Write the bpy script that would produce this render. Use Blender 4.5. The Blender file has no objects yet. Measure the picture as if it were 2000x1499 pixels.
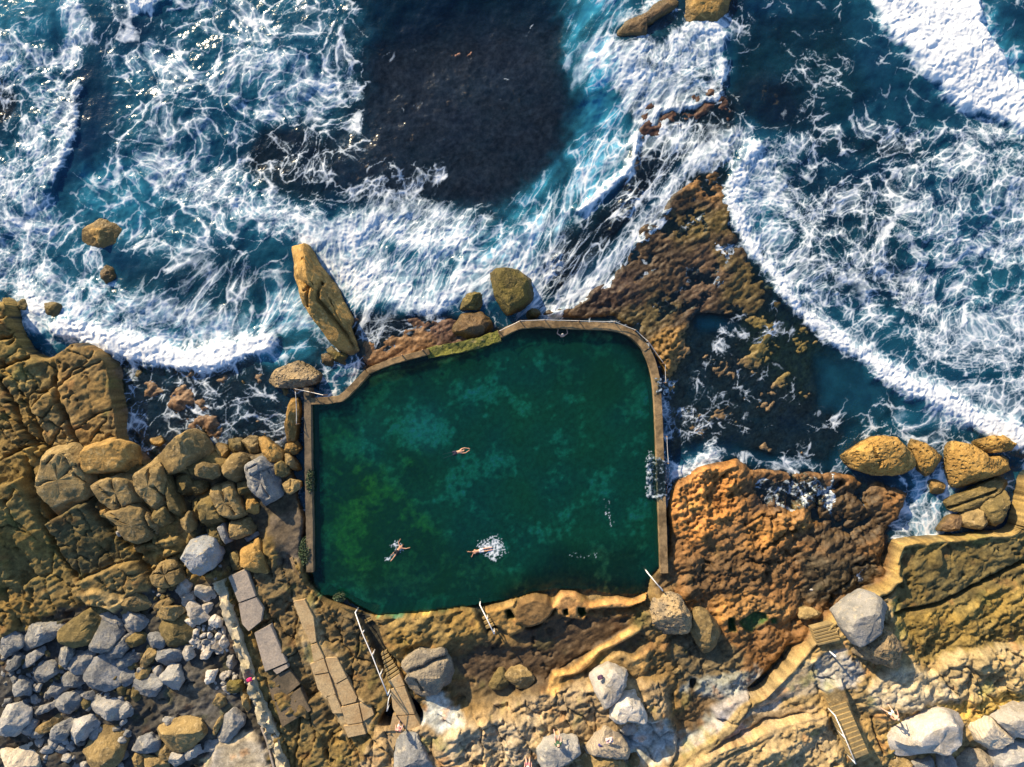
# Ocean rock pool seen from straight above: terrain, sea, pool, rocks, people - all built in code.
import bpy, bmesh, math, random
import numpy as np
from mathutils import Vector, Matrix

random.seed(11)
SC = bpy.context.scene
COL = SC.collection
F32 = np.float32

# ------------------------------------------------------------------ camera geometry (survey of the place)
CAMZ = 58.0
FOC = 26.0
S = 2000.0 * FOC / 36.0 / CAMZ            # map units per metre on the z = 0 plane


def UP(px, py, z=0.0):
    """map position -> world x, y of a point standing at height z"""
    k = (CAMZ - z) / CAMZ / S
    return (px - 1000.0) * k, (749.5 - py) * k


VIEWS = {'P': (0, 0, 1), 'A': (0, 800, 4), 'B': (0, 1124, 4), 'C': (350, 800, 4), 'D': (400, 1124, 4),
         'E': (800, 1124, 4), 'F': (1200, 1124, 4), 'G': (1500, 1124, 4), 'H': (1500, 800, 4),
         'L': (0, 480, 2.856), 'M': (550, 450, 2.5), 'R': (1250, 480, 2.667)}


def V(view, pts):
    ox, oy, s = VIEWS[view]
    return [(ox + p[0] / s, oy + p[1] / s) for p in pts]


# ------------------------------------------------------------------ numpy noise
_r = np.random.RandomState(5)
PERM = np.concatenate([_r.permutation(256)] * 3).astype(np.int32)
_a = _r.rand(256) * 2 * np.pi
GR2 = np.stack([np.cos(_a), np.sin(_a)], 1).astype(F32)
_g = _r.normal(size=(256, 3))
GR3 = (_g / np.linalg.norm(_g, axis=1, keepdims=True)).astype(F32)
RND = _r.rand(256, 3).astype(F32)


def perlin(x, y, seed=0):
    x = np.asarray(x, F32) + F32(seed * 17.37)
    y = np.asarray(y, F32) + F32(seed * 9.71)
    xf = np.floor(x); yf = np.floor(y)
    xi = xf.astype(np.int32) & 255; yi = yf.astype(np.int32) & 255
    dx = x - xf; dy = y - yf
    u = dx * dx * dx * (dx * (dx * 6 - 15) + 10); v = dy * dy * dy * (dy * (dy * 6 - 15) + 10)
    def g(ix, iy, ax, ay):
        gg = GR2[PERM[PERM[ix & 255] + (iy & 255)]]
        return gg[..., 0] * ax + gg[..., 1] * ay
    n00 = g(xi, yi, dx, dy); n10 = g(xi + 1, yi, dx - 1, dy)
    n01 = g(xi, yi + 1, dx, dy - 1); n11 = g(xi + 1, yi + 1, dx - 1, dy - 1)
    a = n00 + u * (n10 - n00); b = n01 + u * (n11 - n01)
    return (a + v * (b - a)) * F32(1.5)


def voro2(x, y, seed=0):
    xf = np.floor(x).astype(np.int32); yf = np.floor(y).astype(np.int32)
    f1 = np.full(x.shape, 9, F32); f2 = np.full(x.shape, 9, F32); idr = np.zeros(x.shape, F32); vx = np.zeros(x.shape, F32); vy = np.zeros(x.shape, F32)
    for i in (-1, 0, 1):
        for j in (-1, 0, 1):
            r = RND[PERM[PERM[(xf + i) & 255] + ((yf + j + seed * 31) & 255)]]
            ax = (x - xf - i - r[..., 0]).astype(F32); ay = (y - yf - j - r[..., 1]).astype(F32)
            d = np.maximum(np.abs(ax), np.abs(ay)) * .75 + .25 * np.sqrt(ax * ax + ay * ay)
            c = d < f1
            f2 = np.where(c, f1, np.minimum(f2, d)); idr = np.where(c, r[..., 2], idr)
            vx = np.where(c, ax, vx); vy = np.where(c, ay, vy); f1 = np.where(c, d, f1)
    return f1, f2, idr, vx, vy


def fbm(x, y, o=4, seed=0, gain=.5, lac=2.03):
    t = 0; a = 1.0; n = 0.0; f = 1.0
    for i in range(o):
        t = t + a * perlin(x * f, y * f, seed + i * 3); n += a; a *= gain; f *= lac
    return t / F32(n)


def ridged(x, y, o=4, seed=0, gain=.5):
    t = 0; a = 1.0; n = 0.0; f = 1.0
    for i in range(o):
        t = t + a * (1 - np.abs(perlin(x * f, y * f, seed + i * 3)) * 2); n += a; a *= gain; f *= 2.07
    return t / F32(n)


def voro(x, y, seed=0):
    xf = np.floor(x).astype(np.int32); yf = np.floor(y).astype(np.int32)
    f1 = np.full(x.shape, 9, F32); f2 = np.full(x.shape, 9, F32); idr = np.zeros(x.shape, F32)
    for i in (-1, 0, 1):
        for j in (-1, 0, 1):
            r = RND[PERM[PERM[(xf + i) & 255] + ((yf + j + seed * 31) & 255)]]
            d = np.sqrt((xf + i + r[..., 0] - x) ** 2 + (yf + j + r[..., 1] - y) ** 2).astype(F32)
            c = d < f1
            f2 = np.where(c, f1, np.minimum(f2, d)); idr = np.where(c, r[..., 2], idr); f1 = np.where(c, d, f1)
    return f1, f2, idr


def perlin3(p, seed=0):
    p = p.astype(F32) + F32(seed * 7.31)
    f = np.floor(p); i = f.astype(np.int32) & 255; d = p - f
    w = d * d * d * (d * (d * 6 - 15) + 10)
    out = 0
    for a in (0, 1):
        for b in (0, 1):
            for c in (0, 1):
                h = GR3[PERM[PERM[PERM[(i[:, 0] + a) & 255] + ((i[:, 1] + b) & 255)] + ((i[:, 2] + c) & 255)]]
                dot = h[:, 0] * (d[:, 0] - a) + h[:, 1] * (d[:, 1] - b) + h[:, 2] * (d[:, 2] - c)
                out = out + dot * (w[:, 0] if a else 1 - w[:, 0]) * (w[:, 1] if b else 1 - w[:, 1]) * (w[:, 2] if c else 1 - w[:, 2])
    return out * 1.5


def fbm3(p, o=3, seed=0):
    t = 0; a = 1.0; n = 0
    for k in range(o):
        t = t + a * perlin3(p * (2.03 ** k), seed + k); n += a; a *= .5
    return t / n


def sstep(a, b, x):
    t = np.clip((x - a) / (b - a), 0, 1)
    return t * t * (3 - 2 * t)


def sdf(poly, X, Y):
    d = np.full(X.shape, 1e12, F32); ins = np.zeros(X.shape, bool)
    n = len(poly)
    for i in range(n):
        ax, ay = poly[i - 1]; bx, by = poly[i]
        ex, ey = bx - ax, by - ay
        l2 = ex * ex + ey * ey + 1e-9
        t = np.clip(((X - ax) * ex + (Y - ay) * ey) / l2, 0, 1)
        d = np.minimum(d, (X - ax - t * ex) ** 2 + (Y - ay - t * ey) ** 2)
        if by != ay:
            ins ^= ((ay > Y) != (by > Y)) & (X < (bx - ax) * (Y - ay) / (by - ay) + ax)
    return np.where(ins, 1, -1) * np.sqrt(d)


def pld(pts, X, Y):
    d = np.full(X.shape, 1e12, F32)
    for i in range(len(pts) - 1):
        ax, ay = pts[i]; bx, by = pts[i + 1]
        ex, ey = bx - ax, by - ay
        t = np.clip(((X - ax) * ex + (Y - ay) * ey) / (ex * ex + ey * ey + 1e-9), 0, 1)
        d = np.minimum(d, (X - ax - t * ex) ** 2 + (Y - ay - t * ey) ** 2)
    return np.sqrt(d)


# ------------------------------------------------------------------ coarse survey layers (4-unit grid)
PX0 = PY0 = -300.0
NX, NY = 651, 531
GX, GY = np.meshgrid(PX0 + 4 * np.arange(NX, dtype=F32), PY0 + 4 * np.arange(NY, dtype=F32))


def layer(v):
    return np.full(GX.shape, v, F32)


def _box(pts, m):
    xs = [p[0] for p in pts]; ys = [p[1] for p in pts]
    x0 = max(0, int((min(xs) - m - PX0) / 4)); x1 = min(NX, int((max(xs) + m - PX0) / 4) + 2)
    y0 = max(0, int((min(ys) - m - PY0) / 4)); y1 = min(NY, int((max(ys) + m - PY0) / 4) + 2)
    return slice(y0, y1), slice(x0, x1)


def pmask(poly, f):
    b = _box(poly, f)
    return b, sstep(-f * .5, f * .5, sdf(poly, GX[b], GY[b]))


def smask(pts, w, f):
    b = _box(pts, w + f)
    return b, 1 - sstep(w * .5 - f * .5, w * .5 + f * .5, pld(pts, GX[b], GY[b]))


def put(arr, bm, v):
    b, m = bm
    if arr.ndim == 3:
        arr[b] = arr[b] * (1 - m[..., None]) + m[..., None] * np.array(v, F32)
    else:
        arr[b] = arr[b] * (1 - m) + m * v


def blur(a, r):
    k = np.exp(-np.arange(-3 * r, 3 * r + 1) ** 2 / (2.0 * r * r)); k /= k.sum()
    for ax in (0, 1):
        p = [(0, 0)] * a.ndim; p[ax] = (3 * r, 3 * r)
        q = np.pad(a, p, mode='edge'); out = 0
        for i, w in enumerate(k):
            sl = [slice(None)] * a.ndim; sl[ax] = slice(i, i + a.shape[ax])
            out = out + w * q[tuple(sl)]
        a = out
    return a.astype(F32)


def bil(a, px, py):
    fx = np.clip((px - PX0) / 4, 0, NX - 1.001); fy = np.clip((py - PY0) / 4, 0, NY - 1.001)
    ix = fx.astype(np.int32); iy = fy.astype(np.int32)
    dx = (fx - ix).astype(F32); dy = (fy - iy).astype(F32)
    if a.ndim == 3:
        dx = dx[..., None]; dy = dy[..., None]
    return (a[iy, ix] * (1 - dx) + a[iy, ix + 1] * dx) * (1 - dy) + (a[iy + 1, ix] * (1 - dx) + a[iy + 1, ix + 1] * dx) * dy


# albedos
SAND = (.40, .26, .10); GOLD = (.44, .27, .085); OLIVE = (.21, .155, .05); OLIVD = (.105, .085, .03)
ORANGE = (.36, .165, .045); WETB = (.15, .08, .03); BROWN = (.10, .058, .028); WEED = (.040, .032, .018)
PURP = (.045, .027, .024); PALE = (.50, .42, .29); GREY = (.27, .26, .24); WHITE = (.66, .62, .56)
GREEN = (.028, .065, .012); DEEP = (.010, .026, .032); CONC = (.34, .28, .20); RUST = (.28, .12, .035)

Hc = layer(-3.4); Cc = np.zeros(GX.shape + (3,), F32) + np.array(DEEP, F32)
Amp = layer(.5); Terr = layer(0); Pit = layer(0); Wet = layer(0); Jn = layer(0)


def zone(poly, z=None, c=None, amp=None, f=14, terr=None, pit=None, wet=None, jn=None):
    m = pmask(poly, f)
    for arr, v in ((Hc, z), (Cc, c), (Amp, amp), (Terr, terr), (Pit, pit), (Wet, wet), (Jn, jn)):
        if v is not None:
            put(arr, m, v)


POOL = [(609, 793), (668, 788), (690, 765), (716, 738), (770, 722), (840, 702), (905, 684), (975, 664), (1030, 646), (1120, 640),
        (1185, 648), (1228, 665), (1258, 695), (1270, 728), (1277, 800), (1281, 900), (1284, 1000), (1287, 1095), (1262, 1122),
        (1255, 1150), (1200, 1152), (1150, 1142), (1090, 1140), (1045, 1146), (1000, 1160), (960, 1166), (915, 1174), (880, 1183),
        (820, 1190), (740, 1192), (700, 1172), (680, 1158), (628, 1152), (614, 1100), (612, 1000), (610, 900)]

# --- sea bed
zone([(680, 100), (800, 70), (1000, 30), (1120, 50), (1130, 300), (1060, 390), (960, 440), (800, 410), (690, 400), (600, 420), (590, 260), (690, 200)], -.62, (.30, .165, .115), .6, 120)
zone([(490, 270), (590, 235), (660, 300), (640, 410), (540, 400), (480, 330)], -.55, BROWN, .4, 40)
zone([(-300, 150), (40, 160), (60, 215), (20, 265), (-300, 270)], -.3, BROWN, .4, 30)
zone([(100, 130), (220, 100), (230, 260), (150, 270)], -2.2, (.02, .03, .025), .4, 40)
zone([(1420, 40), (1640, 30), (1690, 200), (1600, 270), (1500, 270), (1430, 220)], -1.0, (.05, .055, .028), .45, 40)
zone([(1430, 150), (1560, 160), (1580, 245), (1480, 270), (1440, 230)], -.7, BROWN, .4, 40)
zone([(1560, 250), (1780, 270), (1800, 330), (1560, 320)], -.8, BROWN, .4, 50)
zone([(1480, 330), (1760, 340), (1760, 620), (1600, 600), (1500, 480)], -1.2, (.05, .045, .025), .5, 80)
zone([(180, 560), (500, 470), (560, 640), (230, 660)], -1.2, (.03, .035, .025), .5, 60)
zone([(1130, 100), (1250, 30), (1330, -60), (1460, -60), (1440, 50), (1360, 90), (1420, 200), (1240, 260)], -.5, BROWN, .4, 40)
# --- channel left of the pool with brown rocks
zone([(210, 680), (620, 640), (700, 700), (600, 780), (570, 900), (260, 910)], -.28, (.20, .13, .075), .40, 30)
zone([(300, 760), (420, 740), (470, 800), (430, 880), (300, 880)], .0, (.20, .12, .065), .42, 40)
zone([(660, 610), (890, 610), (985, 640), (970, 670), (720, 735), (690, 705)], .12, (.10, .055, .035), .38, 24)
zone([(700, 660), (830, 640), (850, 680), (720, 720)], .25, (.22, .12, .05), .3, 24)
# --- east shelf
zone([(1020, 630), (1060, 600), (1130, 580), (1180, 540), (1240, 450), (1300, 390), (1340, 330), (1430, 320), (1440, 430), (1520, 540),
      (1560, 600), (1500, 650), (1370, 620), (1350, 760), (1300, 780), (1270, 700), (1200, 635)], .12, (.052, .034, .019), .36, 30, wet=.9)
zone([(1250, 180), (1450, 180), (1430, 330), (1330, 330), (1230, 450), (1100, 580), (1050, 590), (1060, 470), (1200, 380)], -.06, (.075, .038, .026), .40, 40)
for pl, cc in (([(1300, 430), (1420, 400), (1430, 450), (1330, 480)], (.105, .075, .022)), ([(1130, 560), (1240, 520), (1260, 600), (1150, 610)], (.045, .028, .02)),
               ([(1390, 480), (1500, 520), (1520, 600), (1420, 600)], (.08, .058, .02)), ([(1320, 340), (1420, 340), (1420, 390), (1330, 380)], (.17, .09, .03)),
               ([(1340, 520), (1380, 480), (1420, 540), (1350, 640)], (.08, .05, .03)), ([(1170, 630), (1280, 580), (1330, 600), (1270, 660)], (.09, .068, .026))):
    zone(pl, None, cc, None, 40)
zone([(1268, 665), (1300, 640), (1345, 640), (1365, 670), (1350, 730), (1320, 770), (1300, 790), (1290, 720)], .42, (.26, .15, .042), .45, 16, pit=.5)
zone([(1290, 760), (1300, 772), (1325, 720), (1345, 640), (1500, 630), (1560, 610), (1660, 700), (1760, 790), (1680, 860), (1620, 910),
      (1440, 890), (1380, 870), (1300, 910)], -.16, (.20, .135, .07), .46, 40, wet=.9)
zone([(1440, 620), (1560, 600), (1620, 700), (1560, 780), (1460, 700)], -.08, (.24, .18, .055), .42, 50, wet=.9)
zone([(1590, 690), (1760, 740), (1700, 830), (1600, 790)], -1.1, (.03, .04, .03), .3, 40)
zone([(1640, 830), (2300, 830), (2300, 900), (1960, 930), (1860, 1000), (1750, 1060), (1740, 980), (1640, 900)], -1.0, DEEP, .3, 24)
# --- south-east wet ledge
zone([(1296, 985), (1310, 935), (1370, 900), (1410, 888), (1460, 900), (1530, 915), (1640, 912), (1700, 940), (1770, 960), (1740, 1060),
      (1740, 1140), (1660, 1190), (1560, 1270), (1460, 1330), (1330, 1420), (1250, 1420), (1240, 1200), (1290, 1140)], .60, (.19, .098, .034), .34, 34, wet=.6, terr=.55, jn=.22)
zone([(1300, 950), (1360, 910), (1430, 895), (1450, 940), (1440, 1000), (1370, 1060), (1310, 1040)], .85, (.40, .185, .05), .4, 24, pit=.6)
zone([(1480, 930), (1640, 930), (1660, 1000), (1560, 1020), (1470, 990)], .30, (.085, .05, .026), .36, 24, wet=.9)
zone([(1560, 950), (1720, 950), (1740, 1040), (1640, 1090), (1560, 1050)], .34, (.07, .045, .021), .45, 30, wet=.9)
zone([(1470, 1010), (1560, 990), (1600, 1020), (1520, 1060), (1440, 1080)], .9, (.30, .15, .042), .45, 20, pit=.4)
zone([(1340, 1090), (1480, 1070), (1560, 1100), (1480, 1160), (1340, 1180)], .85, (.115, .065, .025), .5, 30, pit=.3)
zone([(1560, 1080), (1730, 1080), (1700, 1160), (1560, 1190)], .6, (.06, .045, .024), .3, 30, wet=.8)
zone([(1390, 1170), (1460, 1160), (1560, 1190), (1540, 1210), (1400, 1215)], 1.05, (.30, .16, .05), .42, 14, pit=.4)
zone([(1300, 1240), (1400, 1230), (1460, 1290), (1460, 1330), (1340, 1380), (1310, 1340)], .8, (.12, .09, .045), .18, 20)
zone([(1235, 1380), (1330, 1340), (1480, 1300), (1440, 1400), (1330, 1500), (1330, 1900), (1220, 1900)], .95, (.24, .25, .22), .22, 16, wet=.3)
zone([(1280, 1360), (1360, 1350), (1420, 1370), (1330, 1440)], .8, (.13, .085, .04), .3, 20)
zone([(1250, 1110), (1300, 1085), (1325, 1120), (1300, 1180), (1240, 1190)], .72, (.13, .085, .035), .25, 10)
# --- south deck of the pool
zone([(700, 1180), (740, 1196), (880, 1185), (960, 1172), (1040, 1150), (1130, 1146), (1180, 1165), (1240, 1158), (1290, 1140), (1310, 1240),
      (1330, 1380), (1240, 1400), (1080, 1420), (880, 1400), (780, 1340)], 1.25, (.155, .10, .036), .40, 10)
zone([(740, 1198), (900, 1176), (915, 1178), (945, 1235), (860, 1270), (800, 1290), (760, 1280)], 1.5, (.185, .125, .042), .42, 8, terr=.4)
zone([(1040, 1262), (960, 1235), (1010, 1222), (1110, 1200), (1225, 1205), (1235, 1230), (1180, 1262), (1100, 1310), (1060, 1345), (990, 1350), (900, 1320), (880, 1290), (950, 1260)], .85, (.070, .045, .022), .30, 12, wet=.9)
zone([(1180, 1165), (1240, 1160), (1235, 1200), (1150, 1196), (1120, 1190)], 1.0, (.14, .072, .026), .34, 10)
zone([(870, 1330), (960, 1330), (1000, 1350), (1010, 1380), (900, 1372)], .95, (.13, .09, .04), .2, 12, wet=.7)
zone([(1205, 1235), (1235, 1228), (1260, 1245), (1245, 1278), (1210, 1268), (1195, 1250)], .8, (.09, .065, .03), .12, 8, wet=.8)
# --- pale top of the shore, south
zone([(560, 1400), (640, 1440), (760, 1400), (880, 1395), (1010, 1360), (1080, 1340), (1160, 1330), (1300, 1330), (1320, 1420), (1320, 1900), (560, 1900)], 2.0, (.27, .195, .105), .55, 22, jn=.5)
zone([(880, 1420), (960, 1400), (1060, 1400), (1080, 1480), (1000, 1520), (880, 1520), (850, 1470)], 2.5, (.33, .255, .155), .6, 16)
zone([(840, 1350), (870, 1350), (905, 1400), (860, 1430), (820, 1400)], 1.4, (.40, .42, .40), .12, 14)
zone([(1210, 1430), (1300, 1400), (1320, 1450), (1270, 1500), (1210, 1480)], 1.2, (.38, .40, .37), .15, 20)
# --- diagonal high ledge to the south-east
zone([(1300, 1520), (1330, 1480), (1400, 1430), (1450, 1370), (1500, 1320), (1560, 1270), (1600, 1230), (1650, 1195), (1730, 1150), (1745, 1060), (1760, 1052),
      (2300, 1040), (2300, 1900), (1200, 1900)], 1.9, (.29, .205, .09), .34, 15, terr=.5, wet=0, jn=.15)
zone([(1320, 1510), (1400, 1440), (1440, 1380), (1480, 1350), (1560, 1350), (1500, 1400), (1380, 1480)], 1.7, (.34, .30, .24), .12, 14)
zone([(1500, 1330), (1600, 1270), (1660, 1330), (1600, 1350), (1520, 1360)], 2.1, (.34, .28, .17), .4, 16)
zone([(1590, 1275), (1650, 1275), (1690, 1300), (1660, 1345), (1600, 1340)], 2.0, (.30, .29, .27), .12, 10)
zone([(1340, 1520), (1560, 1405), (1610, 1400), (1660, 1520)], 2.5, (.34, .255, .135), .5, 10)
# --- east platform
zone([(1748, 1058), (1800, 1045), (1880, 1036), (1960, 1030), (1982, 930), (2010, 915), (2300, 860), (2300, 1340), (1900, 1300), (1760, 1240), (1740, 1150)], 1.6, (.20, .145, .045), .36, 12, terr=.75)
zone([(1760, 1075), (1870, 1060), (1990, 1055), (2300, 1030), (2300, 1080), (2000, 1130), (1840, 1190), (1770, 1200), (1745, 1160)], 1.45, (.125, .095, .035), .18, 12, terr=.3)
zone([(1760, 1250), (1900, 1215), (2300, 1080), (2300, 1290), (2000, 1270), (1880, 1290), (1790, 1300)], 1.6, (.18, .13, .042), .32, 10, terr=.9)
zone([(1870, 1265), (2000, 1265), (2300, 1280), (2300, 1390), (1900, 1390), (1820, 1330)], 2.4, (.33, .25, .125), .55, 14, terr=.5, jn=.6)
zone([(1690, 1340), (1760, 1300), (1830, 1320), (1880, 1360), (1800, 1390), (1700, 1380)], 2.4, (.40, .33, .21), .4, 14)
zone([(1780, 1390), (1900, 1370), (2000, 1350), (2300, 1330), (2300, 1380), (1960, 1400), (1800, 1420)], 2.1, (.40, .28, .08), .2, 10)
# --- left bedrock
zone([(-300, 580), (45, 585), (50, 625), (78, 690), (110, 690), (170, 676), (212, 678), (228, 740), (250, 870), (300, 905), (420, 880), (500, 930), (560, 930),
      (600, 1000), (606, 1130), (640, 1160), (700, 1185), (780, 1340), (700, 1500), (640, 1900), (-300, 1900)], 1.5, (.165, .115, .040), .36, 8, jn=.6)
zone([(118, 690), (168, 678), (210, 678), (228, 720), (243, 800), (250, 868), (210, 860), (155, 875), (108, 765), (104, 738)], 1.7, (.185, .122, .045), .26, 6, jn=.12)
zone([(0, 592), (42, 582), (50, 596), (48, 635), (-200, 662), (-200, 592)], 2.0, (.20, .14, .045), .3, 6)
zone([(-200, 700), (72, 700), (110, 880), (-200, 900)], 1.5, (.15, .105, .038), .40, 12, jn=.8)
# shaded channel by the wall, paving bed
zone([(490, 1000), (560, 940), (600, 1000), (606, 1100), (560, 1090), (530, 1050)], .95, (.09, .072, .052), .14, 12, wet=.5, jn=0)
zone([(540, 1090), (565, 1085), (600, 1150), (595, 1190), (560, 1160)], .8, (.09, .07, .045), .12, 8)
zone([(470, 1100), (560, 1110), (640, 1170), (700, 1190), (760, 1330), (690, 1420), (600, 1420), (520, 1300)], 1.35, (.135, .095, .042), .40, 12, jn=.7)
# rubble bed and concrete floor bottom-left
zone([(-300, 1250), (0, 1250), (120, 1190), (300, 1150), (420, 1130), (520, 1400), (560, 1900), (-300, 1900)], 1.15, (.045, .042, .036), .36, 14, jn=0)
zone([(300, 1330), (400, 1300), (470, 1380), (420, 1450), (320, 1430)], 1.3, (.085, .08, .07), .25, 20, jn=0)
zone([(395, 1500), (420, 1455), (470, 1430), (500, 1430), (540, 1520), (540, 1900), (300, 1900)], 1.75, (.36, .31, .23), .03, 8, jn=0)
zone(V('D', [(680, 190), (860, 180), (900, 520), (1040, 630), (1200, 960), (1330, 1090), (1270, 1250), (1100, 1280), (930, 970), (830, 780), (790, 520)]), 1.58, (.27, .20, .105), .07, 8, jn=0)
# deep joints between the loose blocks beside the pool
zone([(290, 905), (330, 925), (430, 930), (470, 880), (560, 890), (590, 940), (598, 985), (560, 1000), (530, 1010), (500, 1090), (440, 1110), (400, 1060), (370, 1000), (330, 960)], .55, (.07, .055, .03), .25, 12, jn=0, wet=.4)
zone([(430, 1090), (480, 1085), (500, 1110), (440, 1130)], .8, (.07, .055, .035), .25, 10, jn=0)
zone([(1262, 1124), (1290, 1096), (1312, 1110), (1300, 1150), (1258, 1156)], .75, (.12, .08, .035), .2, 6)
# pool basin last
put(Hc, pmask([(x, y) for x, y in POOL], 6), -1.35)
put(Cc, pmask(POOL, 12), (.055, .31, .19))
put(Amp, pmask(POOL, 20), .28); put(Wet, pmask(POOL, 10), 0); put(Terr, pmask(POOL, 10), 0); put(Pit, pmask(POOL, 10), 0)
for pl, cc, zz in (([(640, 880), (720, 900), (800, 950), (860, 1030), (900, 1130), (760, 1150), (640, 1130), (625, 1000)], (.085, .19, .022), -1.05),
                   ([(690, 900), (740, 920), (720, 1010), (690, 1000)], (.15, .26, .02), -.9), ([(720, 745), (820, 720), (940, 690), (960, 720), (800, 770), (700, 790)], (.045, .15, .055), -1.0),
                   ([(780, 880), (830, 880), (850, 940), (790, 950)], (.10, .22, .025), -1.0), ([(620, 830), (700, 820), (700, 870), (630, 880)], (.05, .15, .03), -1.2),
                   ([(1050, 660), (1200, 660), (1250, 720), (1240, 800), (1080, 760)], (.03, .13, .065), -1.3),
                   ([(1080, 1060), (1250, 1060), (1250, 1140), (1000, 1145)], (.10, .12, .05), -.5), ([(700, 1120), (960, 1130), (960, 1160), (720, 1180)], (.04, .07, .025), -1.1),
                   ([(740, 1080), (900, 1060), (1000, 1090), (950, 1140), (760, 1130)], (.05, .10, .03), -1.2)):
    put(Cc, pmask(pl, 60), cc); put(Hc, pmask(pl, 40), zz)
put(Hc, smask([(1010, 650), (1120, 645), (1200, 655), (1245, 685), (1268, 730)], 22, 10), .1)
put(Hc, smask([(725, 742), (800, 722), (870, 704), (960, 674)], 16, 10), .42)
put(Cc, smask([(725, 742), (800, 722), (870, 704), (960, 674)], 18, 10), (.22, .20, .07))
put(Cc, smask([(1010, 650), (1120, 645), (1200, 655), (1245, 685), (1268, 730)], 22, 10), (.08, .10, .06))
put(Hc, smask([(1010, 1158), (1090, 1142), (1160, 1144), (1240, 1155)], 60, 40), .15)
put(Cc, smask([(1010, 1158), (1090, 1142), (1160, 1144), (1240, 1155)], 60, 40), (.16, .11, .04))
Hs = blur(Hc, 3); Hc = blur(Hc, 1)
# ------------------------------------------------------------------ the rock terrain (one sheet, to the horizon)
def axis(lo, hi, st):
    core = np.arange(lo, hi + st * .5, st)
    t = []; d = .6; p = 0.0
    while p < 900:
        p += d; d *= 1.5; t.append(p)
    t = np.array(t)
    return np.concatenate([(lo - t)[::-1], core, hi + t]).astype(F32)


TX = axis(-46, 46, .086); TY = axis(-34, 34, .086)
X, Y = np.meshgrid(TX, TY)


def to_map(X, Y, n=3):
    z = np.zeros_like(X)
    for _ in range(n):
        k = S * CAMZ / (CAMZ - z)
        qx = 1000 + X * k; qy = 749.5 - Y * k
        z = bil(Hs, qx, qy)
    return qx, qy


QX, QY = to_map(X, Y)
w1 = fbm(X * .55, Y * .55, 3, 1); w2 = fbm(X * .55, Y * .55, 3, 2)
w3 = perlin(X * 2.3, Y * 2.3, 3); w4 = perlin(X * 2.3, Y * 2.3, 4)
wl1 = fbm(X * .4, Y * .4, 2, 1); wl2 = fbm(X * .4, Y * .4, 2, 2)
WX = QX + 14 * wl1; WY = QY + 14 * wl2
H = bil(Hc, WX, WY)
inpool = np.zeros(X.shape, bool)
pk = (QX > 590) & (QX < 1310) & (QY > 620) & (QY < 1210)
inpool[pk] = sdf(POOL, QX[pk], QY[pk]) > -9
A = bil(Amp, QX, QY); TE = bil(Terr, QX, QY); PI_ = bil(Pit, QX, QY)
n_lo = fbm(X * .38, Y * .38, 4, 11)
n_mid = ridged(X * .9 + .5 * w1, Y * 1.25 + .5 * w2, 4, 21) - .45
n_dir = fbm((X * .55 - Y * .83) * 2.2, (X * .83 + Y * .55) * .7, 4, 31)       # bedding that runs across the slope
n_hi = fbm(X * 3.1, Y * 3.1, 3, 41)
rgh = sstep(-.25, .35, fbm(X * .25, Y * .25, 3, 15)) * .9 + .15
D = A * (1.1 * n_lo + (.48 * n_mid + .16 * n_hi) * rgh + .50 * n_dir * (1.1 - .5 * rgh) + .07 * n_hi)
# terraced bedding
hh = n_lo * .9 + n_dir * .35
q = hh / .16
st = (np.floor(q) + sstep(.35, .65, q - np.floor(q))) * .16
D = D * (1 - TE * .75) + TE * (st * 1.05 + .05 * n_hi)
# honeycomb weathering
f1, f2, _ = voro(X * 2.6 + .4 * w1, Y * 2.6 + .4 * w2, 1)
D = D - PI_ * .30 * (1 - sstep(.05, .55, f1))
f1, f2, _ = voro(X * .8 + .3 * w3, Y * .8 + .3 * w4, 2)
pot = (1 - sstep(.10, .28, f1)) * (perlin(X * .3, Y * .3, 77) > .15)
land = sstep(.5, 1.0, H)
D = D - .28 * pot * land * (A > .15)
# joints: blocks of bedrock with their own height and dip
jn = bil(Jn, QX, QY); kj = jn > .03
ju = X * .39 - Y * .92 + .35 * w1 + .06 * w3; jv = X * .92 + Y * .39 + .35 * w2 + .06 * w4
g1, g2, gid, gx1, gy1 = voro2(ju * .30, jv * .62, 6)
D = D + jn * ((gid - .5) * .75 + gx1 * (gid - .75) * .9 + gy1 * ((gid * 7.3) % 1 - .6) * .7)
D = D - jn * .60 * (1 - sstep(.0, .085, g2 - g1)) * sstep(-.25, .1, perlin(X * .5, Y * .5, 88) + .25)
g1, g2, gid, gx1, gy1 = voro2(ju * .75 + .1 * w3, jv * 1.25, 7)
D = D + jn * .5 * ((gid - .5) * .35 + gy1 * (gid - .6) * .35 - .35 * (1 - sstep(.0, .11, g2 - g1))) * sstep(-.1, .25, perlin(X * .28, Y * .28, 89))
D = D * (sstep(47.5, 45.8, np.abs(X)) * sstep(35.5, 33.8, np.abs(Y)) * .9 + .1)
gy_, gx_ = np.gradient(H); stp = np.hypot(gx_, gy_) / .085
D = D / (1 + (stp * .6) ** 2)
H = H + D


def crack(pts, w=4.0, depth=.55, wob=3.0):
    global H
    xs = [p[0] for p in pts]; ys = [p[1] for p in pts]; m = 30
    k = (QX > min(xs) - m) & (QX < max(xs) + m) & (QY > min(ys) - m) & (QY < max(ys) + m)
    if not k.any():
        return
    d = pld(pts, QX[k] + wob * w1[k] * 2 + wob * .6 * w3[k], QY[k] + wob * w2[k] * 2 + wob * .6 * w4[k])
    H[k] -= depth * np.exp(-(d / (w * .6)) ** 2) * sstep(-.3, .5, H[k])


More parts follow.
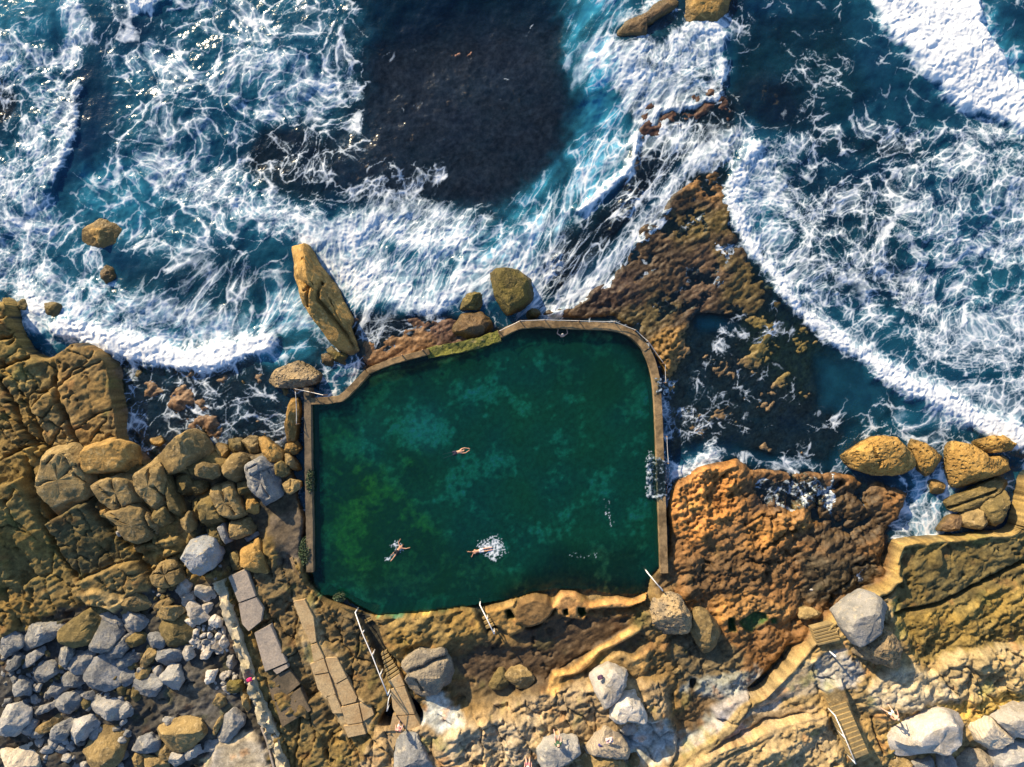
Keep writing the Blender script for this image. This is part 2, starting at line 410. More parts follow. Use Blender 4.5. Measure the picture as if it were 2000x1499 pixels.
def mound(poly, z, edge=8.0, tilt=(0, 0), c=None, amp=1.0, mode='max', dome=.0):
    """raise (or cut) a block of bedrock with its own outline, height and tilt"""
    global H
    xs = [p[0] for p in poly]; ys = [p[1] for p in poly]; m = edge + 8
    k = (QX > min(xs) - m) & (QX < max(xs) + m) & (QY > min(ys) - m) & (QY < max(ys) + m)
    if not k.any():
        return
    d = sdf(poly, QX[k] + 6 * wl1[k], QY[k] + 6 * wl2[k])
    cx, cy = sum(xs) / len(xs), sum(ys) / len(ys)
    top = z + tilt[0] * (QX[k] - cx) / S + tilt[1] * (QY[k] - cy) / S + amp * D[k] * .8 + dome * np.clip(d, 0, 40) / 40
    mm = sstep(-edge, edge * .6, d)
    t = H[k] * (1 - mm) + top * mm
    H[k] = np.maximum(H[k], t) if mode == 'max' else (np.minimum(H[k], t) if mode == 'min' else t)
    if c is not None:
        cm = sstep(-edge, 0, d)[:, None]
        CV[k] = CV[k] * (1 - cm) + cm * np.array(c, F32)


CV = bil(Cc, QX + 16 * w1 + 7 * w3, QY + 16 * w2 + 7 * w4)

# left bedrock blocks: tilted so that they dip to the lower right
mound(V('A', [(-300, 700), (80, 580), (230, 520), (320, 680), (430, 900), (570, 1310), (300, 1390), (-300, 1400)]), 2.5, 6, (-.16, -.20), (.165, .118, .038))
mound(V('A', [(420, 870), (560, 780), (740, 720), (900, 900), (1040, 1140), (1000, 1190), (600, 1330), (500, 1100)]), 2.1, 8, (-.16, -.22), (.10, .078, .032))
mound(V('A', [(-300, 480), (0, 400), (200, 330), (260, 460), (210, 530), (60, 600), (0, 690), (-300, 800)]), 2.1, 8, (-.05, -.12), (.16, .112, .036))
mound(V('A', [(590, 1340), (900, 1220), (1050, 1190), (1160, 1340), (1140, 1400), (900, 1500), (640, 1440)]), 2.0, 9, (-.05, -.2), (.18, .125, .045))
mound(V('A', [(640, 1440), (760, 1400), (900, 1440), (1000, 1480), (900, 1560), (700, 1520)]), 2.1, 8, (0, -.1), (.30, .21, .085))
mound(V('A', [(200, 320), (280, 275), (330, 285), (370, 320), (300, 390), (260, 440)]), 2.0, 5, (0, -.1), (.22, .155, .05))
mound(V('A', [(1000, 1090), (1400, 1000), (1430, 1050), (1180, 1110), (1050, 1120)]), 1.9, 6, (0, -.2), (.22, .16, .06))
mound(V('A', [(1110, 1150), (1330, 1100), (1390, 1120), (1180, 1230), (1130, 1240)]), 1.9, 6, (0, -.2), (.24, .17, .06))
mound(V('L', [(0, 535), (60, 520), (110, 500), (150, 510), (190, 560), (180, 620), (60, 680), (-200, 700), (-200, 560)]), 1.7, 6, (-.1, -.15), (.19, .14, .05))
mound(V('L', [(0, 690), (210, 632), (216, 760), (130, 805), (60, 800)]), 1.6, 5, (-.1, -.12), (.21, .15, .05))
mound(V('L', [(200, 905), (285, 780), (330, 870), (430, 1110), (350, 1120), (270, 1130), (225, 1000)]), 1.75, 5, (-.1, -.1), (.20, .14, .055))
for cr, w, dp in (([(0, 415), (90, 400), (140, 380)], 3, .4), ([(0, 530), (60, 510), (150, 450)], 5, .6), ([(60, 545), (110, 500)], 4, .5),
                  ([(0, 690), (100, 650), (190, 620)], 4, .7), ([(0, 740), (60, 870), (120, 1000), (200, 1140)], 5, .8), ([(30, 870), (90, 900), (150, 1030), (205, 1110)], 5, .7),
                  ([(100, 800), (150, 870), (210, 1000), (230, 1110)], 4, .6), ([(200, 900), (285, 780)], 4, .6), ([(220, 1000), (290, 930), (330, 850)], 3, .4),
                  ([(290, 740), (330, 880), (380, 1000), (445, 1125)], 7, 1.1), ([(260, 1140), (340, 1000), (360, 960)], 3.5, .5), ([(310, 820), (400, 700), (480, 650)], 3, .35),
                  ([(350, 760), (470, 680), (560, 650)], 3, .3), ([(410, 1040), (500, 960), (640, 900)], 3, .4), ([(600, 580), (640, 690), (670, 800), (700, 1020), (715, 1090)], 6, .9),
                  ([(0, 1200), (100, 1150), (230, 1105), (270, 1140)], 5, .7), ([(40, 950), (110, 1060), (140, 1160)], 3, .4), ([(130, 640), (150, 760)], 3, .4),
                  ([(0, 610), (40, 720)], 3, .4), ([(450, 590), (490, 640), (560, 600)], 2.5, .25), ([(500, 1090), (560, 1000), (600, 960)], 2.5, .3)):
    crack(V('L', cr), w, dp)
for cr, w, dp in (([(250, 540), (330, 740), (440, 1000), (500, 1150), (580, 1310)], 7, 1.1), ([(270, 460), (330, 640), (420, 840)], 6, .9), ([(420, 860), (560, 770), (700, 690), (740, 640)], 5, .8),
                  ([(740, 720), (850, 900), (960, 1010), (1060, 1130), (1170, 1290), (1230, 1380)], 8, 1.1), ([(960, 1010), (1100, 1060), (1170, 1030)], 3, .5),
                  ([(1050, 1180), (880, 1220), (600, 1340)], 5, .6), ([(1170, 1290), (1240, 1200), (1380, 1130)], 3, .6), ([(780, 1040), (850, 1110), (900, 1210)], 2.5, .3),
                  ([(120, 690), (160, 800), (210, 920)], 3, .4), ([(0, 900), (130, 880), (260, 940)], 3, .3), ([(200, 330), (260, 450)], 5, .7), ([(260, 290), (300, 380)], 3, .5)):
    crack(V('A', cr), w, dp)
# south deck details
mound(V('E', [(810, 250), (860, 185), (960, 140), (1050, 160), (1115, 250), (1060, 355), (930, 385), (850, 350)]), 1.75, 7, (0, -.05), (.17, .10, .038), .5)
crack(V('E', [(800, 350), (900, 410), (1020, 390), (1110, 310), (1140, 250)]), 5, .5)
crack(V('E', [(1430, 590), (1300, 660), (1150, 760)]), 3, .3)
mound(V('E', [(1080, 910), (1130, 760), (1250, 740), (1450, 590), (1740, 410), (1800, 420), (1780, 440), (1480, 610), (1330, 740), (1200, 780), (1140, 930)]), 1.55, 5, (0, 0), (.40, .25, .09), .5)
mound(V('E', [(1500, 690), (1650, 590), (1760, 640), (1870, 580), (1840, 760), (1760, 800), (1650, 720)]), 1.5, 6, (0, -.1), (.30, .19, .07), .6)
mound(V('E', [(590, 250), (700, 240), (830, 170), (810, 330), (900, 400), (800, 460), (690, 380)]), 1.5, 6, (0, -.05), (.27, .17, .06), .8)
mound(V('E', [(1110, 230), (1180, 120), (1300, 130), (1400, 210), (1620, 170), (1740, 180), (1840, 130), (1830, 170), (1700, 220), (1400, 250), (1360, 330), (1200, 310)]), 1.45, 5, (0, -.05), (.40, .215, .075), .8)
mound(V('E', [(460, 200), (540, 200), (600, 300), (680, 420), (600, 450), (530, 330)]), .35, 4, (0, 0), (.05, .05, .03), .2, 'min')
mound(V('D', [(1200, 290), (1300, 300), (1400, 560), (1500, 680), (1400, 800), (1330, 620)]), .5, 4, (0, 0), (.05, .045, .03), .2, 'min')
# SE ledge potholes with green pools
for pl in ([(990, 370), (1060, 330), (1100, 300), (1180, 310), (1190, 350), (1110, 390), (1080, 440), (1040, 430)], [(890, 340), (925, 340), (940, 430), (900, 430)], [(1230, 350), (1270, 350), (1270, 380), (1240, 380)]):
    mound(V('F', pl), .35, 5, (0, 0), GREEN, .2, 'min')
for pl in ([(1200, 270), (1230, 260), (1240, 300), (1210, 305)], [(1330, 240), (1370, 240), (1385, 290), (1350, 310), (1330, 280)], [(750, 265), (780, 260), (820, 330), (770, 330)]):
    mound(V('E', pl), .5, 3, (0, 0), GREEN, .2, 'min')
mound(V('F', [(605, 830), (640, 820), (660, 860), (630, 890), (605, 870)]), .2, 5, (0, 0), (.04, .04, .03), .2, 'min')
# east platform rims, slot and knobs
crack([(2100, 1100), (2000, 1100), (1900, 1150), (1840, 1180), (1750, 1200)], 6, .9, .8)
for pl, z in (([(1745, 1055), (1840, 1042), (1960, 1030), (2010, 1040), (1960, 1046), (1850, 1056), (1762, 1068), (1750, 1120), (1742, 1122)], 1.72),
              ([(1735, 1125), (1755, 1128), (1700, 1165), (1665, 1190), (1600, 1232), (1585, 1232), (1640, 1190)], 2.05), ([(1980, 935), (2010, 918), (2300, 870), (2300, 930), (2010, 960), (1995, 1020), (1965, 1030)], 2.1)):
    mound(pl, z, 5, (0, 0), (.29, .20, .07), .6)
mound(V('H', [(1275, 1150), (1300, 1120), (1345, 1130), (1360, 1200), (1330, 1235), (1280, 1200)]), 1.85, 6, (0, 0), None, .5)
mound(V('H', [(1345, 990), (1385, 990), (1370, 1070), (1345, 1090)]), 1.75, 4, (0, 0), None, .5)
for pl in ([(1430, 640), (1530, 610), (1640, 590), (1830, 600), (1990, 620), (1990, 640), (1800, 625), (1600, 620), (1500, 640)],):
    mound(V('G', pl), 1.8, 5, (0, 0), None, .5)
for cr, w, dp in (([(380, 850), (540, 870), (640, 960), (650, 1030)], 4, .4), ([(700, 1210), (800, 1190), (950, 1280)], 5, .45), ([(660, 1300), (600, 1380), (530, 1460), (490, 1560)], 7, .5), ([(150, 480), (210, 640), (190, 790)], 4, .35),
                  ([(-160, 900), (0, 850), (120, 800)], 4, .35), ([(-40, 1100), (140, 1010), (220, 960)], 5, .5), ([(-160, 1180), (60, 1200), (260, 1130)], 5, .4), ([(820, 480), (920, 560), (1000, 700)], 5, .4)):
    crack(V('H', cr), w, dp, 8)
for cr, w in (([(150, 440), (215, 600), (190, 790)], 9), ([(560, 560), (470, 620), (395, 720), (385, 840)], 8), ([(780, 520), (720, 640), (760, 760)], 7)):
    crack(V('H', cr), w, .75, 8)
for pl, z, cc in (([(780, 1040), (1030, 890), (1022, 1080), (960, 1140), (800, 1100)], 1.7, (.30, .27, .24)), ([(520, 1380), (800, 1130), (960, 1160), (1050, 1230), (840, 1300)], 1.65, (.33, .27, .22)),
                  ([(1000, 1130), (1240, 1080), (1560, 1030), (1500, 1090), (1180, 1170), (1080, 1210)], 1.75, (.30, .22, .12)), ([(1040, 900), (1280, 760), (1560, 720), (1560, 900), (1300, 960), (1060, 1060)], 1.85, (.33, .26, .16))):
    mound(V('F', pl), z, 9, (.02, -.03), cc, .35, 'set')
# diagonal ledge: bright lip and scalloped face
mound([(1290, 1505), (1340, 1470), (1400, 1425), (1450, 1365), (1500, 1315), (1560, 1265), (1582, 1232), (1590, 1240), (1560, 1290), (1500, 1335), (1460, 1385), (1410, 1445), (1340, 1500)], 2.05, 5, (0, 0), (.29, .21, .095), .7)
crack([(1375, 1480), (1440, 1440), (1500, 1410), (1600, 1395)], 5, .5)
crack([(1455, 1345), (1457, 1390), (1440, 1410), (1400, 1400)], 3, .3)
mound([(1330, 1500), (1420, 1452), (1500, 1422), (1560, 1402), (1610, 1392), (1615, 1402), (1520, 1432), (1430, 1466), (1350, 1510)], 2.5, 5, (0, 0), (.34, .25, .13), .7)
crack(V('G', [(820, 1120), (850, 1270), (890, 1400)]), 3, .5)
crack(V('G', [(360, 700), (380, 800), (480, 800), (560, 850)]), 3, .4)
crack(V('G', [(380, 860), (420, 900)]), 3, .4)
# bed for the long flight of steps
mound(V('G', [(410, 870), (560, 830), (810, 1400), (650, 1470)]), 2.35, 5, (0, -.10), None, .15, 'set')
# tidal rock beds of the channel: rounded lumps
f1, f2, cid = voro(X * .55 + .35 * w1, Y * .55 + .35 * w2, 5)
k = (QX > 250) & (QX < 600) & (QY > 690) & (QY < 890)
H[k] += ((.55 - f1) * .7 * (cid > .35))[k]
H[inpool & (H > .42)] = .42
# bedding shows as ledges on steep faces
gy_, gx_ = np.gradient(H); stp = np.clip(np.hypot(gx_, gy_) / .085 - .8, 0, 2.5) / 2.5
H = H - stp * .16 * (np.abs((H * 2.1 + .8 * w1) % 1.0 - .5) - .25) * land
H = H.astype(F32)

# surface colours: mineral staining, lichen, weed - none of it light or shade
v1 = fbm(X * .8, Y * .8, 4, 51)[..., None]; v2 = fbm(X * 2.6, Y * 2.6, 4, 61)[..., None]; v3 = fbm(X * .33, Y * .33, 3, 71)[..., None]
lnd = sstep(.3, .9, H)[..., None]
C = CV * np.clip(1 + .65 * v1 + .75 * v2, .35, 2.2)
C = C * (1 + lnd * (np.array((.95, 1.0, 1.12), F32) - 1) * np.clip(v3 * 3, -1, 1))
pale_m = sstep(.18, .5, fbm(X * .5, Y * .5, 5, 81))[..., None] * lnd * sstep(.22, .4, CV.mean(-1))[..., None]
C = C * (1 - .55 * pale_m) + .55 * pale_m * np.array((.50, .47, .41), F32)
rust_m = sstep(.22, .5, fbm(X * .6, Y * .6, 4, 91))[..., None] * lnd * .5
C = C * (1 - rust_m) + rust_m * C.mean(-1, keepdims=True) * np.array((1.75, .85, .3), F32)
moss_m = sstep(.25, .5, fbm(X * .45, Y * .45, 4, 101))[..., None] * lnd * .45
C = C * (1 - moss_m) + moss_m * C.mean(-1, keepdims=True) * np.array((.85, .95, .25), F32)
WETV = bil(Wet, WX, WY)
wb = sstep(.95, .30, H + .35 * w1) * (~inpool) * sstep(-.25, .0, H)
WETV = np.maximum(WETV, wb)
C = C * (1 - .42 * wb * sstep(.09, .2, C.mean(-1)))[..., None]
# weed and algae on the pool floor, kelp on the reefs
alg = sstep(-.10, .30, fbm(X * .35, Y * .35, 4, 111) + .55 * fbm(X * 1.6, Y * 1.6, 4, 112) + .22 * sstep(1000, 700, QX) - .16)
ca = CV * 1.3 * (.36 + 1.45 * alg[..., None]) * np.array((1.15, 1.08, .75), F32) * np.clip(1 + 1.0 * v2 + .5 * v1, .25, 2.2)
C[inpool] = ca[inpool]
kel = (sstep(.05, .45, fbm(X * 2.6, Y * 2.6, 5, 121, .65)) * (H < .45) * (~inpool) * (WETV > .2))[..., None]
C = C * (1 + .35 * v2 * (H < .5)[..., None]) + kel * np.array((.085, .050, .016), F32) * sstep(-.2, .3, v3 + v1)
mot = sstep(.02, .30, fbm(X * 4.2, Y * 4.2, 4, 131, .65))[..., None] * sstep(.75, .35, H)[..., None] * (WETV > .3)[..., None]
C = C * (1 - .5 * mot * (~inpool)[..., None])
C = np.clip(C, .004, .75).astype(F32)
ny_, nx_ = X.shape


def grid_mesh(name, X, Y, Z, keep=None):
    ny, nx = X.shape
    idx = np.arange(ny * nx, dtype=np.int32).reshape(ny, nx)
    quads = np.stack([idx[:-1, :-1], idx[:-1, 1:], idx[1:, 1:], idx[1:, :-1]], -1).reshape(-1, 4)
    if keep is not None:
        quads = quads[keep.reshape(-1)]
    used = np.zeros(ny * nx, bool); used[quads.ravel()] = True
    remap = np.cumsum(used).astype(np.int32) - 1
    quads = remap[quads]
    co = np.stack([X, Y, Z], -1).reshape(-1, 3)[used]
    me = bpy.data.meshes.new(name)
    me.vertices.add(len(co)); me.vertices.foreach_set('co', co.astype(F32).ravel())
    me.loops.add(quads.size); me.loops.foreach_set('vertex_index', quads.ravel())
    me.polygons.add(len(quads)); me.polygons.foreach_set('loop_start', np.arange(0, quads.size, 4, dtype=np.int32))
    me.update(calc_edges=True)
    me.polygons.foreach_set('use_smooth', np.ones(len(quads), bool))
    return me, used


def vattr(me, name, arr, used, color=False):
    if color:
        a = me.attributes.new(name, 'FLOAT_COLOR', 'POINT')
        v = arr.reshape(-1, arr.shape[-1])[used]
        v = np.concatenate([v, np.ones((len(v), 1), F32)], 1)
        a.data.foreach_set('color', v.astype(F32).ravel())
    else:
        a = me.attributes.new(name, 'FLOAT', 'POINT')
        a.data.foreach_set('value', arr.reshape(-1)[used].astype(F32))


def link(name, me, parent=None, mat=None):
    o = bpy.data.objects.new(name, me)
    COL.objects.link(o)
    if parent is not None:
        o.parent = parent
    if mat is not None and me is not None:
        me.materials.append(mat)
    return o


def tag(o, label=None, cat=None, group=None, kind=None):
    if label: o['label'] = label
    if cat: o['category'] = cat
    if group: o['group'] = group
    if kind: o['kind'] = kind
    return o


def thing(name, label, cat, loc, group=None):
    o = bpy.data.objects.new(name, None); COL.objects.link(o); o.location = loc
    o.empty_display_size = .2
    return tag(o, label, cat, group)


def ground(x, y):
    """terrain height at a world point"""
    i = min(max(int(np.searchsorted(TX, x)), 0), nx_ - 1); j = min(max(int(np.searchsorted(TY, y)), 0), ny_ - 1)
    return float(H[j, i])


def ground_map(px, py):
    z = 0.0
    for _ in range(4):
        x, y = UP(px, py, z); z = ground(x, y)
    return z
# ------------------------------------------------------------------ materials
class NT:
    def __init__(self, name):
        self.m = bpy.data.materials.new(name); self.m.use_nodes = True
        self.t = self.m.node_tree; self.t.nodes.clear()
        self.out = self.t.nodes.new('ShaderNodeOutputMaterial')

    def n(self, typ, ins=None, **pr):
        nd = self.t.nodes.new('ShaderNode' + typ)
        for k, v in pr.items():
            setattr(nd, k, v)
        for k, v in (ins or {}).items():
            self.set(nd, k, v)
        return nd

    def set(self, nd, k, v):
        s = nd.inputs[k]
        if isinstance(v, bpy.types.NodeSocket):
            self.t.links.new(v, s)
        elif isinstance(v, bpy.types.Node):
            self.t.links.new(v.outputs[0], s)
        else:
            if hasattr(s.default_value, '__len__') and len(s.default_value) == 4 and len(v) == 3:
                v = tuple(v) + (1,)
            s.default_value = v

    def math(self, op, a, b=None, c=None, clamp=False):
        nd = self.n('Math', operation=op, use_clamp=clamp)
        self.set(nd, 0, a)
        if b is not None: self.set(nd, 1, b)
        if c is not None: self.set(nd, 2, c)
        return nd.outputs[0]

    def vec(self, op, a, b=None, sc=None):
        nd = self.n('VectorMath', operation=op)
        self.set(nd, 0, a)
        if b is not None: self.set(nd, 1, b)
        if sc is not None: self.set(nd, 'Scale', sc)
        return nd.outputs[0]

    def noise(self, vec, scale, det=3, rough=.5, col=False, **k):
        nd = self.n('TexNoise', {'Vector': vec, 'Scale': scale, 'Detail': det, 'Roughness': rough}, **k)
        return nd.outputs['Color' if col else 'Fac']

    def vor(self, vec, scale, feature='F1', out='Distance', rnd=1.0):
        nd = self.n('TexVoronoi', {'Vector': vec, 'Scale': scale, 'Randomness': rnd}, feature=feature)
        return nd.outputs[out]

    def rng(self, v, a, b, c=0.0, d=1.0, smooth=False):
        nd = self.n('MapRange', {'Value': v, 'From Min': a, 'From Max': b, 'To Min': c, 'To Max': d})
        if smooth: nd.interpolation_type = 'SMOOTHSTEP'
        return nd.outputs[0]

    def mix(self, f, a, b, blend='MIX'):
        nd = self.n('Mix', data_type='RGBA', blend_type=blend)
        for i, v in ((0, f), (6, a), (7, b)):
            s = nd.inputs[i]
            if isinstance(v, bpy.types.NodeSocket): self.t.links.new(v, s)
            else: s.default_value = (tuple(v) + (1,) if hasattr(v, '__len__') and len(v) == 3 else v)
        return nd.outputs[2]

    def attr(self, name, out='Fac', typ='GEOMETRY'):
        return self.n('Attribute', attribute_name=name, attribute_type=typ).outputs[out]

    def end(self, sh):
        self.t.links.new(sh, self.out.inputs[0]); return self.m


def bumps(n, hts):
    """chain of bump nodes: (height socket, strength, distance)"""
    nm = None
    for h, st, di in hts:
        b = n.n('Bump', {'Strength': st, 'Distance': di, 'Height': h})
        if nm is not None: n.set(b, 'Normal', nm)
        nm = b.outputs[0]
    return nm


def terrain_mat():
    n = NT('shore_rock')
    pos = n.n('NewGeometry').outputs['Position']
    col = n.attr('albedo', 'Color'); wet = n.attr('wet')
    fine = n.noise(pos, 7.0, 4, .65); grit = n.noise(pos, 26, 3, .6)
    c = n.mix(1.0, col, n.rng(fine, .25, .75, .62, 1.38), 'MULTIPLY')
    c = n.mix(1.0, c, n.rng(grit, .3, .7, .75, 1.25), 'MULTIPLY')
    nm = bumps(n, ((fine, .45, .08), (grit, .25, .02)))
    rough = n.rng(wet, 0, 1, .92, .55)
    p = n.n('BsdfPrincipled', {'Base Color': c, 'Roughness': rough, 'Normal': nm, 'Specular IOR Level': .3})
    return n.end(p.outputs[0])


def rock_mat(name, c1, c2, c3, bump=1.0, pits=0.0, stripes=0.0, rough=.9, scale=1.0):
    n = NT(name)
    oi = n.n('ObjectInfo').outputs['Random']
    tc = n.n('TexCoord').outputs['Object']
    off = n.n('CombineXYZ', {'X': n.math('MULTIPLY', oi, 37.0), 'Y': n.math('MULTIPLY', oi, 71.0), 'Z': n.math('MULTIPLY', oi, 13.0)}).outputs[0]
    p = n.vec('ADD', tc, off)
    big = n.noise(p, .8 * scale, 5, .6); mid = n.noise(p, 2.6 * scale, 5, .65); fine = n.noise(p, 11 * scale, 4, .65); grit = n.noise(p, 34, 2, .6)
    c = n.mix(n.rng(big, .38, .62, 0, 1, True), c1, c2)
    c = n.mix(n.rng(mid, .52, .68, 0, .8, True), c, c3)
    c = n.mix(1.0, c, n.rng(fine, .25, .75, .68, 1.32), 'MULTIPLY')
    c = n.mix(1.0, c, n.rng(grit, .3, .7, .82, 1.18), 'MULTIPLY')
    c = n.mix(1.0, c, n.rng(oi, 0, 1, .78, 1.22), 'MULTIPLY')
    wz = n.n('SeparateXYZ', {0: n.n('NewGeometry').outputs['Position']}).outputs[2]
    wetl = n.rng(n.math('MULTIPLY_ADD', n.math('SUBTRACT', mid, .5), 1.2, wz), .15, .75, 1, 0, True)      # splash zone: wet and weedy
    c = n.mix(n.math('MULTIPLY', wetl, .72), c, n.mix(fine, (.05, .032, .015), (.085, .07, .022)))
    rough = n.rng(wetl, 0, 1, rough, .42)
    hs = [(mid, .6 * bump, .22), (fine, .55 * bump, .07), (grit, .3 * bump, .02)]
    if pits:
        v = n.vor(n.vec('ADD', p, n.vec('SCALE', n.noise(p, 3, 2, .5, True), None, .25)), 3.4)
        hs.insert(1, (n.rng(v, .05, .5), pits, .16))
    if stripes:
        w = n.n('TexWave', {'Vector': p, 'Scale': 1.7, 'Distortion': 6.0, 'Detail': 3.0, 'Detail Scale': .6}, wave_type='BANDS', bands_direction='DIAGONAL').outputs['Fac']
        c = n.mix(n.math('MULTIPLY', w, stripes), c, c3)
        hs.insert(1, (w, .5 * stripes, .06))
    b = n.n('BsdfPrincipled', {'Base Color': c, 'Roughness': rough, 'Normal': bumps(n, hs), 'Specular IOR Level': .3})
    return n.end(b.outputs[0])


def plain_mat(name, c, rough=.6, metal=0.0, var=.25, sc=18.0):
    n = NT(name)
    tc = n.n('TexCoord').outputs['Object']
    f = n.noise(tc, sc, 3)
    cc = n.mix(1.0, c, n.rng(f, .3, .7, 1 - var, 1 + var), 'MULTIPLY')
    b = n.n('BsdfPrincipled', {'Base Color': cc, 'Roughness': rough, 'Metallic': metal, 'Normal': bumps(n, ((f, .2, .01),))})
    return n.end(b.outputs[0])


def conc_mat(name, c, c2):
    n = NT(name)
    p = n.n('NewGeometry').outputs['Position']
    big = n.noise(p, .7, 5, .65); fine = n.noise(p, 8, 5, .65); gr = n.noise(p, 40, 2)
    col = n.mix(n.rng(big, .4, .62, 0, 1, True), c, c2)
    col = n.mix(1.0, col, n.rng(fine, .25, .75, .7, 1.3), 'MULTIPLY')
    col = n.mix(1.0, col, n.rng(gr, .3, .7, .85, 1.15), 'MULTIPLY')
    b = n.n('BsdfPrincipled', {'Base Color': col, 'Roughness': .88, 'Specular IOR Level': .3,
                               'Normal': bumps(n, ((n.noise(p, 2.2, 4), .35, .12), (fine, .5, .05), (gr, .25, .015)))})
    return n.end(b.outputs[0])


def water_mat(name, pool=False):
    n = NT(name)
    pos = n.n('NewGeometry').outputs['Position']
    fm0 = n.attr('foam'); a2 = n.attr('aer'); alpha = n.attr('murk')
    g1 = n.noise(pos, 9.0, 4, .7)
    fm = n.rng(n.math('MULTIPLY_ADD', n.math('SUBTRACT', g1, .5), .34, fm0), .08, .92, 0, 1)
    fm = n.math('MULTIPLY', fm, n.rng(fm0, .05, .2, 0, 1), clamp=True)
    rip = n.noise(pos, 1.5 if not pool else 2.4, 3, .6); rip2 = n.noise(pos, 7, 2, .6)
    nmw = bumps(n, ((rip, .20 if not pool else .10, .4 if not pool else .10), (rip2, .15 if not pool else .14, .07 if not pool else .035)))
    if pool:
        deep = (.004, .080, .072); deep2 = (.007, .10, .05); light = (.02, .24, .30)
    else:
        deep = (.0018, .014, .048); deep2 = (.0022, .028, .056); light = (.04, .31, .48)
    var = n.noise(pos, .22, 3, .5)
    dc = n.mix(n.rng(var, .35, .65, 0, 1), deep, deep2)
    body = n.n('BsdfDiffuse', {'Color': n.mix(a2, dc, light)})
    clear = n.n('BsdfTransparent', {'Color': (.74, .90, .93) if not pool else (.58, .93, .86)})
    w = n.n('MixShader', {0: alpha, 1: clear.outputs[0], 2: body.outputs[0]})
    gl = n.n('BsdfGlossy', {'Color': (1, 1, 1, 1), 'Roughness': .17 if not pool else .10, 'Normal': nmw})
    fz = n.n('Fresnel', {'IOR': 1.33, 'Normal': nmw})
    w2 = n.n('MixShader', {0: fz.outputs[0], 1: w.outputs[0], 2: gl.outputs[0]})
    nmf = bumps(n, ((g1, .30, .05),))
    fd = n.n('BsdfDiffuse', {'Color': n.mix(fm0, (.40, .54, .70), (.70, .735, .77)), 'Normal': nmf})
    w3 = n.n('MixShader', {0: fm, 1: w2.outputs[0], 2: fd.outputs[0]})
    return n.end(w3.outputs[0])


M_TER = terrain_mat()
me, used = grid_mesh('rock_terrain', X, Y, H)
vattr(me, 'albedo', C, used, True); vattr(me, 'wet', WETV, used)
tag(link('rock_terrain', me, None, M_TER), kind='structure')

# ------------------------------------------------------------------ the sea
Fo = layer(.06); Ae = layer(.04); Sm = layer(.25); Up = layer(0); Dr = layer(0); Fr = layer(0); Sk = layer(0)


def fz(poly, v=None, aer=None, sm=None, f=40, up=None, dr=None):
    m = pmask(poly, f)
    for a, x in ((Fo, v), (Ae, aer), (Sm, sm), (Up, up), (Dr, dr)):
        if x is not None: put(a, m, x)


def fs(pts, w, v=None, aer=None, sm=None, f=None, up=None, dr=None, sk=None):
    m = smask(pts, w, f or w * .8)
    if v is not None and v >= .84: put(Fr, m, v)
    if sk is not None: put(Sk, m, sk)
    for a, x in ((Fo, v), (Ae, aer), (Sm, sm), (Up, up), (Dr, dr)):
        if x is not None: put(a, m, x)


# far sea beyond the frame stays loosely streaked
fz([(-400, -400), (2400, -400), (2400, 1000), (-400, 1000)], .22, .12, .3)
# A left-hand surf
fz([(-400, 60), (60, 70), (120, 130), (150, 200), (135, 290), (105, 350), (90, 430), (120, 540), (110, 630), (60, 660), (-400, 640)], .66, .35, .5, 30, up=.25)
fz([(-400, 170), (30, 165), (60, 200), (50, 250), (20, 300), (-400, 300)], .34, .02, .4, 40)
fz([(-400, -400), (150, -400), (150, 30), (110, 80), (40, 70), (-400, 90)], .26, .45, .3, 40)
fs([(130, -40), (150, 60), (140, 120), (110, 110)], 34, .72, .5)
fs([(152, 170), (140, 260), (120, 320), (100, 350)], 22, .85, .3, .6, up=.35)
# C lace field top-left
fz([(170, -60), (700, -60), (720, 60), (700, 130), (720, 220), (690, 300), (600, 330), (480, 340), (230, 330), (190, 250), (215, 160), (160, 60)], .47, .22, .10, 50)
fz([(170, 20), (300, 15), (330, 70), (260, 110), (180, 80)], .27, .05, .05, 40)
fz([(150, 130), (205, 110), (225, 200), (200, 330), (160, 380), (120, 350), (145, 230)], .10, .03, .2, 30)
fs([(260, 130), (330, 120), (420, 150), (520, 120), (620, 160)], 60, .60, .35, .1)
fs([(480, 60), (540, 130), (590, 190), (640, 210)], 60, .62, .4, .2)
fs([(500, 220), (600, 190), (690, 170)], 50, .62, .4, .3)
fz([(240, -20), (330, -20), (325, 5), (290, 24), (255, 12)], 1.0, .5, .5, 14, up=.4)
fz([(340, -30), (470, -30), (400, 0)], .9, .4, .5, 18, up=.3)
fs([(470, 0), (480, 60), (470, 110)], 12, .66, .2)
# dark reef windows
fz([(490, 250), (600, 238), (650, 320), (640, 400), (530, 390), (480, 330)], .30, .02, .5, 40)
fz([(690, -60), (1130, -60), (1140, 120), (1140, 290), (1050, 370), (960, 410), (860, 400), (780, 420), (730, 330), (720, 120)], .03, .02, .3, 40)
fz([(600, 290), (740, 280), (850, 340), (860, 420), (700, 410), (600, 420)], .38, .03, .6, 40)
for q_ in ([(860, 320), (868, 400)], [(1024, 50), (1030, 110)], [(700, 290), (780, 310), (840, 330)], [(900, 380), (905, 430)], [(740, 120), (820, 100)], [(960, 200), (1010, 150)], [(760, 240), (820, 200)]):
    fs(q_, 14, .27, .03, .4, 20)
